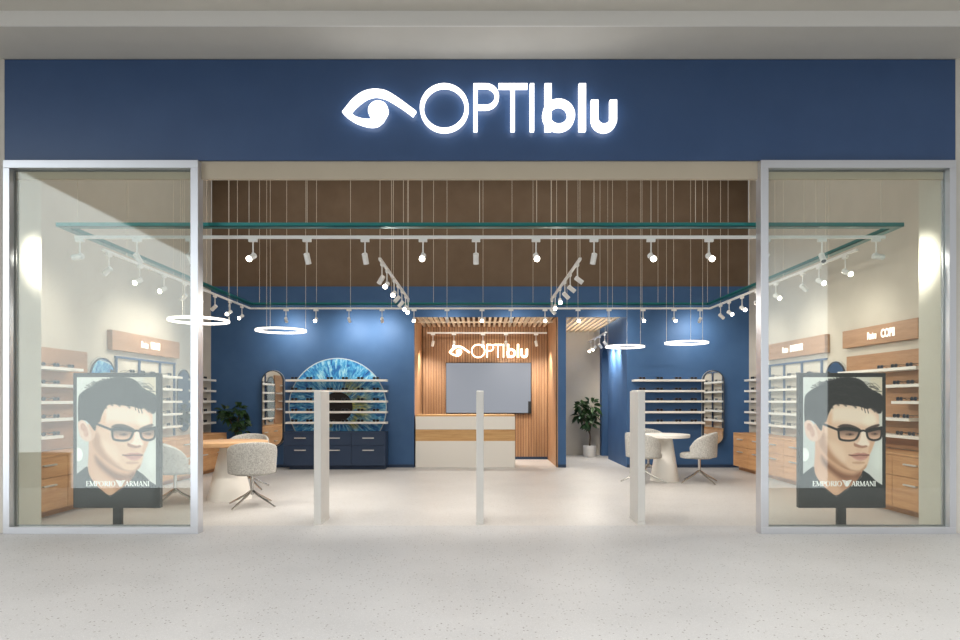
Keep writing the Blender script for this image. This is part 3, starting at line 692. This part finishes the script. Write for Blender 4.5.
# ------------------------------------------------------------------ wooden wall signs
def text_mesh(body, size, sx=1.0, bold=0.0, extr=0.004):
    cu = bpy.data.curves.new('lettering', 'FONT'); cu.body = body; cu.size = size; cu.extrude = extr; cu.offset = bold; cu.align_x = 'CENTER'
    o = bpy.data.objects.new('lettering', cu); COL.objects.link(o)
    dg = bpy.context.evaluated_depsgraph_get(); me = bpy.data.meshes.new_from_object(o.evaluated_get(dg))
    bpy.data.objects.remove(o); me.transform(Matrix.Diagonal((sx,1,1,1))); return me
def wall_sign(label, s, y0, y1, z0, z1, word, wide):
    t = thing('department_sign', label, 'sign', (s*XW, (y0+y1)/2, z0), group='wooden department signs on the side walls', world=True)
    xs = sorted((s*(XW-0.001), s*(XW-0.08))); MB().box(xs[0], xs[1], y0, y1, z0, z1).build('board', M_woodsign, t, bev=0.004)
    mid = (y0+y1)/2+wide[2]
    for body, size, off, sx_ in (('Pentru', 0.14, wide[0], 0.52), (word, 0.155, wide[1], wide[3])):
        me = text_mesh(body, size, sx_, 0.003); me.materials.append(M_letter)
        o = bpy.data.objects.new('lettering', me); COL.objects.link(o); o.parent = t
        R = Matrix.Rotation(PI/2, 4, 'X'); R = Matrix.Rotation(PI/2 if s < 0 else -PI/2, 4, 'Z') @ R
        me.transform(R); o.location = Vector((s*(XW-0.086), mid+(off if s < 0 else -off), (z0+z1)/2-0.05))-root_loc(t)
wall_sign('wooden sign board reading Pentru FEMEI', -1, 9.23, 11.29, 2.08, 2.365, 'FEMEI', (-0.15, 0.18, 0.0, 0.76))
wall_sign('wooden sign board reading Pentru BARBATI', 1, 9.84, 11.85, 2.08, 2.365, 'BARBATI', (-0.26, 0.13, 0.0, 0.71))
wall_sign('wooden sign board reading Pentru COPII', 1, 7.75, 9.36, 2.10, 2.35, 'COPII', (-0.095, 0.245, 0.0, 0.72))

# ------------------------------------------------------------------ mirrors
def mirror(label, c, w_, z0, z1, face, thick=0.05):
    """capsule mirror on a wall; c is its foot point on the wall"""
    rot = {'y-': 0, 'x+': PI/2, 'x-': -PI/2}[face]
    t = thing('wall_mirror', label, 'mirror', (c[0], c[1], z0), rot)
    r = w_/2
    MB().ringprism(pill(0, 0, z1-z0, r), pill(0, 0.016, z1-z0-0.016, r-0.016), 'y', -thick, -0.002).build('rim', M_mirrorrim, t)
    MB().prism(pill(0, 0.016, z1-z0-0.016, r-0.016), 'y', -thick+0.006, -0.003).build('mirror_glass', M_mirror, t)
    MB().ringprism(pill(0, -0.006, z1-z0+0.006, r+0.006), pill(0, 0, z1-z0, r), 'y', -0.03, -0.002).build('backing_edge', M_mirroredge, t)
mirror('tall capsule mirror on the blue wall between the bushy plant and the eye picture', (-4.12, YB), 0.43, 0.42, 1.94, 'y-', 0.10)
mirror('tall capsule mirror on the blue wall to the side of the white table', (4.64, YB), 0.42, 0.45, 1.94, 'y-', 0.10)
mirror('capsule mirror on the left wall between wooden panel and blue rack', (-XW, 9.07), 0.64, 0.78, 1.95, 'x+')
mirror('capsule mirror on the left wall between blue rack and corner shelves', (-XW, 11.55), 0.52, 0.78, 1.90, 'x+')
mirror('capsule mirror on the right wall between the blue rack and the wooden panel', (XW, 9.62), 0.56, 0.78, 1.93, 'x-')

# ------------------------------------------------------------------ spectacles
def make_glasses(m):
    b = MB()
    for s in (-1, 1):
        ring = [(s*0.034+0.027*math.copysign(abs(math.cos(a))**0.75, math.cos(a)), 0, 0.024+0.021*math.copysign(abs(math.sin(a))**0.75, math.sin(a))) for a in [2*PI*i/18 for i in range(18)]]
        b.tube(ring, 0.0045, 5, True)
        b.tube([(s*0.061, 0, 0.034), (s*0.069, 0.008, 0.034), (s*0.070, 0.10, 0.030), (s*0.068, 0.14, 0.012)], 0.0035, 5)
    b.tube([(-0.008, 0, 0.030), (0, -0.001, 0.034), (0.008, 0, 0.030)], 0.004, 5)
    b2 = MB()
    for s in (-1, 1):
        b2.prism([(s*0.034+0.025*math.cos(a), 0.024+0.019*math.sin(a)) for a in [2*PI*i/14 for i in range(14)]], 'y', -0.0008, 0.0008)
    return b, b2
M_lensdark = mat('tinted_lens', (44,46,52), 0.12)
PROTO = {}
def glasses(label, x, y, z, rot, group):
    key = rnd.choice(['b','b','b','n','g'])
    if key not in PROTO:
        b, b2 = make_glasses(None); t = thing('eyeglasses', 'x', 'glasses'); PROTO[key] = t
        fr = b.build('frame', {'b': M_frameblack, 'n': M_framebrown, 'g': M_framegrey}[key], t, smooth=True); b2.build('lens_pair', M_lensdark, t)
        o = t
    else: o = copy_tree(PROTO[key])
    o.location = (x, y, z); o.rotation_euler = (0, 0, rot+rnd.uniform(-0.06, 0.06)); o.scale = (1.0,)*3
    tag(o, label, 'glasses', group); return o
for z, n in zip(ZS, SN):
    for i, px in enumerate((294.5, 309.5, 330, 345, 360.5, 376)):
        glasses('%s glasses from the capsule mirror on the %s shelf across the eye picture' % (ORD[i], n), (px-480)*12.62/640, 12.60, z+0.022, 0, 'glasses on the eye picture shelves')
    for i, px in enumerate((642, 659.5, 678, 693.5)):
        glasses('%s glasses from the corridor on the %s shelf above the white table' % (ORD[i], n), (px-480)*12.62/640, 12.60, z+0.022, 0, 'glasses on the right blue wall')
    glasses('dark glasses on the %s short shelf in the left corner, counted from above' % n, -5.29, 12.33, z+0.022, PI/2, 'glasses in the left corner')
    glasses('dark glasses on the %s short shelf in the right corner, counted from above' % n, 5.29, 12.42, z+0.022, -PI/2, 'glasses in the right corner')
    for i, y in enumerate((7.58, 7.84) + ((8.12,) if n == 'top' else ())):
        glasses('%s glasses from the window on the %s shelf of the left wooden panel' % (ORD[i], n), -5.19, y, z+0.020, PI/2, 'glasses on the left wooden panel')
    ys = {'top': (7.74, 8.02, 8.30), 'second': (7.72, 7.98), 'middle': (7.66, 7.92), 'fourth': (7.80, 7.98), 'lowest': (7.70, 7.92)}[n]
    for i, y in enumerate(ys):
        glasses('%s glasses from the window on the %s shelf under the COPII sign' % (ORD[i], n), 5.19, y, z+0.020, -PI/2, 'glasses on the right wooden panel')
    for i, y in enumerate(((9.55, 9.85, 10.15, 10.7) if n == 'top' else (10.66,))):
        glasses('%s glasses from the window on the %s shelf of the FEMEI rack' % (ORD[i], n) if n == 'top' else 'glasses on the %s shelf of the FEMEI rack, beside the totem edge' % n, -5.19, y, z+0.020, PI/2, 'glasses on the left blue rack')
    for i, y in enumerate(((10.1, 10.45, 10.75, 11.35) if n == 'top' else (10.75, 11.35))):
        glasses('%s glasses from the totem on the %s shelf of the BARBATI rack' % (ORD[i], n), 5.19, y, z+0.020, -PI/2, 'glasses on the right blue rack')

# ------------------------------------------------------------------ tables and chairs
def table(name, label, x, y, r, h, mtop, rb, rt):
    t = thing(name, label, 'table', (x, y, 0), group='round cone-foot tables')
    MB().lathe([(r-0.012,h-0.06),(r,h-0.052),(r,h-0.006),(r-0.008,h)], 56).build('tabletop', mtop, t, smooth=True)
    MB().lathe([(rb,0),(rb,0.012),(rt,h-0.06)], 40).build('cone_foot', M_white, t, smooth=True)
table('round_table', 'round table with a wooden top and white cone foot among grey chairs', -3.42, 8.75, 0.50, 0.79, M_woodtop, 0.29, 0.12)
table('round_table', 'round all-white table with cone foot behind the security gate', 3.10, 10.75, 0.41, 0.78, M_white, 0.235, 0.125)
def make_chair():
    t = thing('tub_chair', 'x', 'chair')
    # wrap-round shell
    b = MB(); n = 28; rows = 7; half = math.radians(118)
    def prof(a):
        k = abs(a)/half; top = 0.83-0.17*k**2.2-0.06*max(0, k-0.85)/0.15; return 0.425, top
    grid = []
    for side in (0, 1):
        for j in range(rows+1):
            row = []
            for i in range(n+1):
                a = -half+2*half*i/n; z0, z1 = prof(a); f = j/rows; z = z0+(z1-z0)*f
                R = (0.278+0.016*f) if side == 0 else (0.230+0.016*f); R *= 1.0
                if j == rows: R += (-0.008 if side == 0 else 0.008)
                sx = 1.04; row.append((R*sx*math.sin(a), -R*math.cos(a)*0.98, z-(0.0 if j < rows else 0.0)))
            grid.append(row)
    vs_ = [p for r_ in grid for p in r_]; W = n+1; fs = []
    S = (rows+1)*W
    for j in range(rows):
        for i in range(n):
            fs.append((j*W+i, j*W+i+1, (j+1)*W+i+1, (j+1)*W+i)); fs.append((S+j*W+i, S+(j+1)*W+i, S+(j+1)*W+i+1, S+j*W+i+1))
    for i in range(n):
        fs.append((rows*W+i, rows*W+i+1, S+rows*W+i+1, S+rows*W+i)); fs.append((i, S+i, S+i+1, i+1))
    for j in range(rows):
        fs.append((j*W, (j+1)*W, S+(j+1)*W, S+j*W)); fs.append((j*W+n, S+j*W+n, S+(j+1)*W+n, (j+1)*W+n))
    b.add(vs_, fs); o = b.build('backrest', M_fabric, t, smooth=True); md = o.modifiers.new('soft', 'BEVEL'); md.width = 0.014; md.segments = 3; md.limit_method = 'ANGLE'; md.angle_limit = math.radians(55)
    b = MB(); N = 40
    def sup(r0, y): return [(r0*math.copysign(abs(math.cos(a))**0.8, math.cos(a)), y+r0*1.08*math.copysign(abs(math.sin(a))**0.8, math.sin(a))) for a in [2*PI*i/N for i in range(N)]]
    layers = [(0.215,0.405),(0.232,0.415),(0.238,0.45),(0.234,0.478),(0.215,0.49),(0.15,0.496)]
    vs_ = [(x_, y_, z_) for r0, z_ in layers for x_, y_ in sup(r0, 0.045)]; fs = [tuple(range(N-1,-1,-1)), tuple((len(layers)-1)*N+k for k in range(N))]
    for j in range(len(layers)-1):
        for k in range(N): l = (k+1) % N; fs.append((j*N+k, j*N+l, (j+1)*N+l, (j+1)*N+k))
    b.add(vs_, fs); b.build('seat', M_fabric, t, smooth=True)
    MB().lathe([(0.09,0.39),(0.09,0.405)], 20).build('seat_plate', M_chrome, t)
    MB().lathe([(0.02,0.15),(0.022,0.17),(0.022,0.39)], 16).build('stem', M_chrome, t, smooth=True)
    for k in range(4):
        a = PI/4+k*PI/2; c, s = math.cos(a), math.sin(a)
        MB().tube([(0.012*c, 0.012*s, 0.20), (0.10*c, 0.10*s, 0.145), (0.36*c, 0.36*s, 0.018)], [0.017, 0.015, 0.011], 8).build('leg', M_chrome, t, smooth=True)
    return t
chair0 = make_chair(); first = [True]
def chair(label, x, y, dirx, diry):
    o = chair0 if first[0] else copy_tree(chair0); first[0] = False
    o.location = (x, y, 0); o.rotation_euler = (0, 0, math.atan2(-dirx, diry)); tag(o, label, 'chair', 'grey tub chairs around the round tables')
chair('grey tub chair with its back to the entrance, in front of the wooden table', -2.89, 8.12, -0.40, 0.9)
chair('grey tub chair on the far side of the wooden table facing the entrance', -3.52, 9.72, 0.1, -0.9)
chair('grey tub chair between the left totem and the wooden table, seen through glass', -3.93, 8.25, 0.75, 0.45)
chair('grey tub chair between white table and the wooden wall cabinets', 3.57, 10.42, -0.85, 0.35)
chair('grey tub chair half hidden behind the security gate at the white table', 2.66, 10.42, 0.75, 0.45)
chair('grey tub chair on the far side of the white table by the blue wall', 3.02, 11.48, 0.1, -0.9)

# ------------------------------------------------------------------ plants
def plant(label, x, y, seed, trunk_h, crown, nleaf, leaf, pot_r, pot_h):
    r = random.Random(seed)
    t = thing('potted_fig', label, 'plant', (x, y, 0), group='potted fig plants')
    MB().lathe([(pot_r*0.92,0),(pot_r,0.02),(pot_r,pot_h),(pot_r-0.02,pot_h),(pot_r-0.02,pot_h-0.04)], 28).build('pot', M_pot, t, smooth=True)
    MB().lathe([(pot_r-0.021,pot_h-0.06),(pot_r-0.021,pot_h-0.035)], 24).build('soil', M_soil, t)
    b = MB(); b.tube([(0,0,pot_h-0.05),(0.015,0,(pot_h+trunk_h)/2),(0,0,trunk_h)], [0.022,0.018,0.014], 7)
    tips = []
    for cx, cy, cz, cr in crown:
        b.tube([(0,0,trunk_h-0.08),(cx*0.5,cy*0.5,(trunk_h+cz)/2),(cx,cy,cz)], [0.012,0.010,0.006], 6); tips.append((cx,cy,cz,cr))
    b.build('trunk', M_trunk, t, smooth=True)
    f = MB()
    for k in range(nleaf):
        cx, cy, cz, cr = tips[k % len(tips)]
        th_ = r.uniform(0, 2*PI); ph = math.asin(r.uniform(-0.8, 1)); d = Vector((math.cos(th_)*math.cos(ph), math.sin(th_)*math.cos(ph), math.sin(ph)))
        q = r.uniform(0.15, 0.75)*cr; p0 = Vector((cx,cy,cz))+d*q
        out = (d+Vector((0,0,r.uniform(-0.5,0.25)))).normalized(); side = out.cross(Vector((0,0,1)));
        side = side.normalized() if side.length > 0.1 else Vector((1,0,0))
        side = (Matrix.Rotation(r.uniform(-0.9,0.9), 3, out) @ side); nrm = side.cross(out).normalized()
        L = leaf*r.uniform(0.75, 1.2); Wd = L*0.36; vs_ = []; fs = []
        for i in range(6):
            u = i/5; hw = Wd*math.sin(PI*min(0.999, max(0.02, u**0.8)))*0.75; c = p0+out*(L*u)-nrm*0+Vector((0,0,-0.30*L*u*u))
            vs_ += [c-side*hw+nrm*hw*0.3, c, c+side*hw+nrm*hw*0.3]
        for i in range(5):
            a = 3*i; fs += [(a,a+1,a+4,a+3),(a+1,a+2,a+5,a+4)]
        f.add(vs_, fs)
    o = f.build('foliage', M_leaf, t, smooth=True)
    return t
plant('bushy green plant in the left corner between the wooden cabinets and the mirror', -4.75, 12.45, 3, 0.75, [(-0.19,-0.04,1.12,0.13),(0.10,-0.05,1.16,0.15),(0.10,-0.02,0.95,0.16),(-0.12,-0.04,1.0,0.12),(0.12,-0.04,0.78,0.16)], 150, 0.15, 0.15, 0.34)
plant('slim green plant in a white pot at the end of the corridor', (589.5-480)*15.25/640, 15.25, 5, 0.62, [(-0.20,0,1.18,0.16),(0.05,-0.04,1.22,0.18),(-0.05,-0.06,0.98,0.18),(0.10,0,0.98,0.15),(0.02,0,0.78,0.16),(-0.22,-0.03,0.98,0.13)], 150, 0.18, 0.15, 0.27)

# ------------------------------------------------------------------ cable tray, tracks and their suspension wires
def X_at(px, D): return (px-480)*D/640
def wire(name_parent, x, y, z0, z1=HC, r=0.0032): MB().tube([(x,y,z0),(x,y,z1)], r, 5).build('suspension_wire', M_cable, name_parent)
TX, TZ, TF, TB = 4.40, 3.168, 6.75, 12.26
t = thing('cable_tray', 'teal metal cable tray loop hung above the white lamp track', 'cable tray', (0, 9.5, TZ), world=True)
def traybar(x0, x1, y0, y1, along):
    b = MB().box(x0, x1, y0, y1, TZ, TZ+0.008)
    if along == 'x':
        b.box(x0, x1, y0, y0+0.006, TZ, TZ+0.042).box(x0, x1, y1-0.006, y1, TZ, TZ+0.042)
    else:
        b.box(x0, x0+0.006, y0, y1, TZ, TZ+0.042).box(x1-0.006, x1, y0, y1, TZ, TZ+0.042)
    return b
hw = 0.045
for nm, bb in (('a', traybar(-TX-hw, TX+hw, TF-hw, TF+hw, 'x')), ('b', traybar(-TX-hw, TX+hw, TB-hw, TB+hw, 'x')), ('c', traybar(-TX-hw, -TX+hw, TF+hw, TB-hw, 'y')), ('d', traybar(TX-hw, TX+hw, TF+hw, TB-hw, 'y'))):
    bb.build('tray_side', M_teal, t)
for px in (77.5, 192, 307, 422, 479.6, 536.7, 695.5, 768, 881): wire(t, X_at(px, TF), TF, TZ+0.008, r=0.0033)
for px in (259.5, 316.5, 407.5, 433.5, 483, 533, 600, 658, 707.5): wire(t, X_at(px, TB), TB, TZ+0.008)
for y in (8.0, 9.4, 10.3, 11.2): wire(t, -TX, y, TZ+0.008); wire(t, TX, y+0.15, TZ+0.008)
RX, RZ, RF, RB = 4.36, 3.072, 6.83, 12.14
def rail(b, x0, x1, y0, y1, z=RZ): return b.box(x0, x1, y0, y1, z, z+0.03)
t = thing('lamp_track', 'white rectangular lamp track loop hung below the teal tray', 'lamp track', (0, 9.5, RZ), world=True)
h = 0.016
rail(MB(), X_at(75, RF), X_at(885, RF), RF-h, RF+h).build('rail', M_whitem, t); rail(MB(), -RX-h, RX+h, RB-h, RB+h).build('rail', M_whitem, t)
rail(MB(), -RX-h, -RX+h, RF+h+0.55, RB-h).build('rail', M_whitem, t); rail(MB(), RX-h, RX+h, RF+h+0.55, RB-h).build('rail', M_whitem, t)
for px in (249, 594, 651, 804, 816): wire(t, X_at(px, RF), RF, RZ+0.03, r=0.0033)
for px in (286.7, 350.5, 391.5, 447, 512, 551, 567, 578, 612.5, 642, 673.6): wire(t, X_at(px, RB), RB, RZ+0.03)
for y in (7.9, 9.1, 10.0, 11.5): wire(t, -RX, y, RZ+0.03); wire(t, RX, y+0.1, RZ+0.03)
IX, I0, I1 = 1.233, 7.87, 11.05
for s, nm in ((-1, 'left'), (1, 'right')):
    t = thing('lamp_track', 'short white lamp track running from entrance to counter, the %s one of two' % nm, 'lamp track', (s*IX, 9.4, RZ), world=True)
    rail(MB(), s*IX-h, s*IX+h, I0, I1).build('rail', M_whitem, t)
    for y in (I0+0.02, 9.1, 10.3, I1-0.02): wire(t, s*IX, y, RZ+0.03, r=0.0033)
AZ, AY = 2.77, 13.7
t = thing('lamp_track', 'white lamp track inside the wooden alcove above the small sign', 'lamp track', (0.1, AY, AZ), world=True)
rail(MB(), X_at(427, AY), X_at(547, AY), AY-h, AY+h, AZ).build('rail', M_whitem, t)
for px in (440, 487, 535): wire(t, X_at(px, AY), AY, AZ+0.03, HO+0.05)
CTX, CTZ = 2.62, 2.74
t = thing('lamp_track', 'white lamp track along the corridor ceiling beside the arch', 'lamp track', (CTX, 14.3, CTZ), world=True)
rail(MB(), CTX-h, CTX+h, 13.3, 15.5, CTZ).build('rail', M_whitem, t)
for y in (13.4, 15.4): wire(t, CTX, y, CTZ+0.03, HO+0.05)

# ------------------------------------------------------------------ spotlights
SP_ME = {}
def spot(label, x, y, z, aim, lens_on, group, axis='x', watts=SPOT_W, light=True, ang=62):
    """track spotlight hung under the rail at height z; aim = where its beam goes"""
    t = thing('track_spotlight', label, 'spotlight', (x, y, z), group=group)
    def part(name, key, make, m, smooth=False):
        if key in SP_ME:
            o = bpy.data.objects.new(name, SP_ME[key]); COL.objects.link(o); o.parent = t
        else:
            o = make().build(name, m, t, smooth=smooth); SP_ME[key] = o.data
        return o
    part('adapter', 'adapter'+axis, (lambda: MB().box(-0.045, 0.045, -0.016, 0.016, -0.034, 0)) if axis == 'x' else (lambda: MB().box(-0.016, 0.016, -0.045, 0.045, -0.034, 0)), M_whitem)
    part('stem', 'stem', lambda: MB().tube([(0,0,-0.034),(0,0,-0.16)], 0.0075, 8).add(*box_vf(-0.012,0.012,-0.008,0.008,-0.185,-0.15)), M_whitem)
    d = Vector(aim).normalized(); q = Vector((0,0,-1)).rotation_difference(d)
    body = part('lamp_head', 'head', lambda: MB().lathe([(0.024,0.055),(0.030,0.050),(0.030,-0.062),(0.026,-0.062),(0.026,-0.050)], 18), M_whitem, True)
    body.rotation_mode = 'QUATERNION'; body.rotation_quaternion = q; body.location = Vector((0,0,-0.19))+d*0.02
    ln = part('lens', 'lens_on' if lens_on else 'lens_off', lambda: (MB().lathe([(0.0255,-0.05),(0.030,-0.062),(0.029,-0.072),(0.02,-0.083),(0.006,-0.088)], 18) if lens_on else MB().lathe([(0.0255,-0.0495),(0.0255,-0.0575)], 18)), M_lens if lens_on else M_lensoff)
    if ln.data is SP_ME.get('lens_on' if lens_on else 'lens_off'):
        ln.rotation_mode = 'QUATERNION'; ln.rotation_quaternion = q; ln.location = body.location
    if light:
        L = LIGHTS.setdefault((round(watts,1), ang), None)
        if L is None:
            L = bpy.data.lights.new('spot_beam', 'SPOT'); L.energy = watts; L.spot_size = math.radians(ang); L.spot_blend = 0.9; L.shadow_soft_size = 0.03; L.color = (1.0, 0.94, 0.85); LIGHTS[(round(watts,1), ang)] = L
        lo = bpy.data.objects.new('spot_beam', L); COL.objects.link(lo); lo.parent = t
        lo.rotation_mode = 'QUATERNION'; lo.rotation_quaternion = q; lo.location = Vector((0,0,-0.19))+d*0.13
    return t
def box_vf(*a): b = MB().box(*a); return b.v, b.f
LIGHTS = {}
# front track: px, lens seen lit, aim
FRONT = [(80,0,(-1.0,0.05,-0.12)),(137,0,(0.3,0.75,-0.9)),(190,0,(0.1,0.7,-0.8)),(253,1,(-0.2,-0.88,-0.5)),(307,0,(0.12,0.45,-1)),(365,0,(0.1,0.5,-1)),(423,1,(-0.05,-0.88,-0.5)),(476,0,(0,0.5,-1)),
         (536,1,(0.05,-0.88,-0.5)),(594,0,(-0.12,0.5,-1)),(651,1,(0.1,-0.88,-0.5)),(709,1,(0.1,-0.88,-0.5)),(766,0,(-0.1,0.7,-0.8)),(822,0,(-0.1,-0.6,-0.75)),(876,0,(1.0,0.05,-0.12))]
for i, (px, on, aim) in enumerate(FRONT):
    st = 'glowing' if on else 'unlit-looking'
    spot('%s spotlight from the left on the front rail, %s' % (ORD[i], 'glowing towards the entrance' if on else 'tilted so its lamp is hidden'), X_at(px, RF), RF, RZ, aim, on, 'spotlights on the front rail', watts=SPOT_W*(0.12 if on else 0.4 if px in (80, 876) else 0.8), ang=100)
BACK = [(286,0),(316,1),(349,0),(382,0),(414,1),(447,0),(482,1),(511,0),(545,1),(578,1),(609,0),(643,1),(674,1),(700,0)]
for i, (px, on) in enumerate(BACK):
    aim = (0.05*((i*7) % 5-2), -0.88, -0.5) if on else (0.1*((i*5) % 3-1), 1.0, -0.55)
    spot('%s spotlight from the left on the rear rail, %s' % (ORD[i], 'glowing towards the entrance' if on else 'turned to the back wall'), X_at(px, RB), RB, RZ, aim, on, 'spotlights on the rear rail', watts=SPOT_W*(0.12 if on else 0.40), ang=155)
for s, nm, L in ((-1, 'left', [(7.52,0),(8.2,1),(8.83,1),(9.45,0),(10.0,0),(10.53,0),(11.16,1),(11.72,1)]), (1, 'right', [(7.64,1),(8.23,1),(8.65,0),(9.43,1),(10.1,0),(10.65,1),(11.2,1),(11.6,0)])):
    for i, (y, on) in enumerate(L):
        aim = (s*0.3, -0.82, -0.5) if on else (s*0.75, 0.15, -0.62)
        spot('%s spotlight from the window on the %s side rail, %s' % (ORD[i], nm, 'glowing towards the entrance' if on else 'turned to the wall'), s*RX, y, RZ, aim, on, 'spotlights on the side rails', 'y', watts=SPOT_W*(0.2 if on else 0.24), ang=115)
for s, nm, L in ((-1, 'left', [(8.05,0,(-0.5,0.3,-0.7)),(8.48,1,(-0.15,-0.88,-0.5)),(9.18,1,(-0.1,-0.88,-0.5)),(9.62,0,(-0.6,-0.2,-0.7)),(10.1,0,(-0.6,0,-0.7)),(10.6,1,(-0.1,-0.88,-0.5)),(10.98,1,(0,-0.88,-0.5))]),
                 (1, 'right', [(8.10,0,(0.7,0.1,-0.5)),(8.75,0,(0.7,0.15,-0.5)),(9.3,0,(0.7,0.3,-0.6)),(9.86,1,(-0.05,-0.88,-0.5)),(10.5,1,(-0.1,-0.88,-0.5)),(10.95,0,(0.6,0.2,-0.6))])):
    for i, (y, on, aim) in enumerate(L):
        spot('%s spotlight from the entrance on the %s short track, %s' % (ORD[i], nm, 'glowing towards the entrance' if on else 'turned aside'), s*IX, y, RZ, aim, on, 'spotlights on the short tracks', 'y', watts=SPOT_W*(0.12 if on else 1.25), ang=105)
for i, (px, on) in enumerate([(433,0),(454,1),(483,1),(506,0),(536,0)]):
    spot('%s spotlight from the left in the wooden alcove, %s' % (ORD[i], 'glowing' if on else 'turned to the slats'), X_at(px, AY), AY, AZ, (0.03*(i-2), -0.35, -1) if on else (0.12*(i-2), 0.45, -1), on, 'spotlights in the alcove', watts=SPOT_W*1.1, ang=120)
for i, (y, on) in enumerate([(13.45,0),(14.0,0),(14.6,1),(15.1,1)]):
    spot('%s spotlight from the arch side in the corridor, %s' % (ORD[i], 'glowing' if on else 'turned to the wall'), CTX, y, CTZ, (-0.55, -0.45, -0.65) if on else (0.55, 0.35, -0.65), on, 'spotlights in the corridor', 'y', watts=SPOT_W*0.9, ang=130)

# ------------------------------------------------------------------ ring pendants
def ring(label, x, y, z, r):
    t = thing('ring_pendant', label, 'pendant lamp', (x, y, z), group='white ring pendants')
    b = MB(); n = 64; hw_, hh = 0.012, 0.012
    P = [(r-hw_,-hh),(r+hw_,-hh),(r+hw_,hh),(r-hw_,hh)]
    vs_ = [(q*math.cos(2*PI*k/n), q*math.sin(2*PI*k/n), zz) for k in range(n) for q, zz in P]
    fs = [(k*4+i, ((k+1) % n)*4+i, ((k+1) % n)*4+(i+1) % 4, k*4+(i+1) % 4) for k in range(n) for i in range(4)]
    b.add(vs_, fs).build('ring_light', M_ring, t)
    MB().lathe([(r-0.008, 0.0), (r+0.008, 0.0), (r+0.008, 0.008), (r-0.008, 0.008)], 64, (0,0,hh), cap=False).build('top_channel', M_whitem, t)
    for k in range(3):
        a = 0.4+2*PI*k/3; MB().tube([(r*math.cos(a), r*math.sin(a), hh), (r*math.cos(a), r*math.sin(a), HC-z)], 0.0025, 5).build('suspension_wire', M_cable, t)
ring('white ring lamp half hidden by the left window post', X_at(199, 8.0), 8.0, 2.34, 0.35)
ring('white ring lamp hanging in front of the blue wall above the grey chairs', X_at(281, 9.33), 9.33, 2.36, 0.35)
ring('white ring lamp hanging beside the corridor arch', X_at(625, 11.75), 11.75, 2.325, 0.345)
ring('white ring lamp above the white round table', X_at(686.5, 10.9), 10.9, 2.32, 0.35)

for o in scn.objects:
    if 'world_build' in o: del o['world_build']
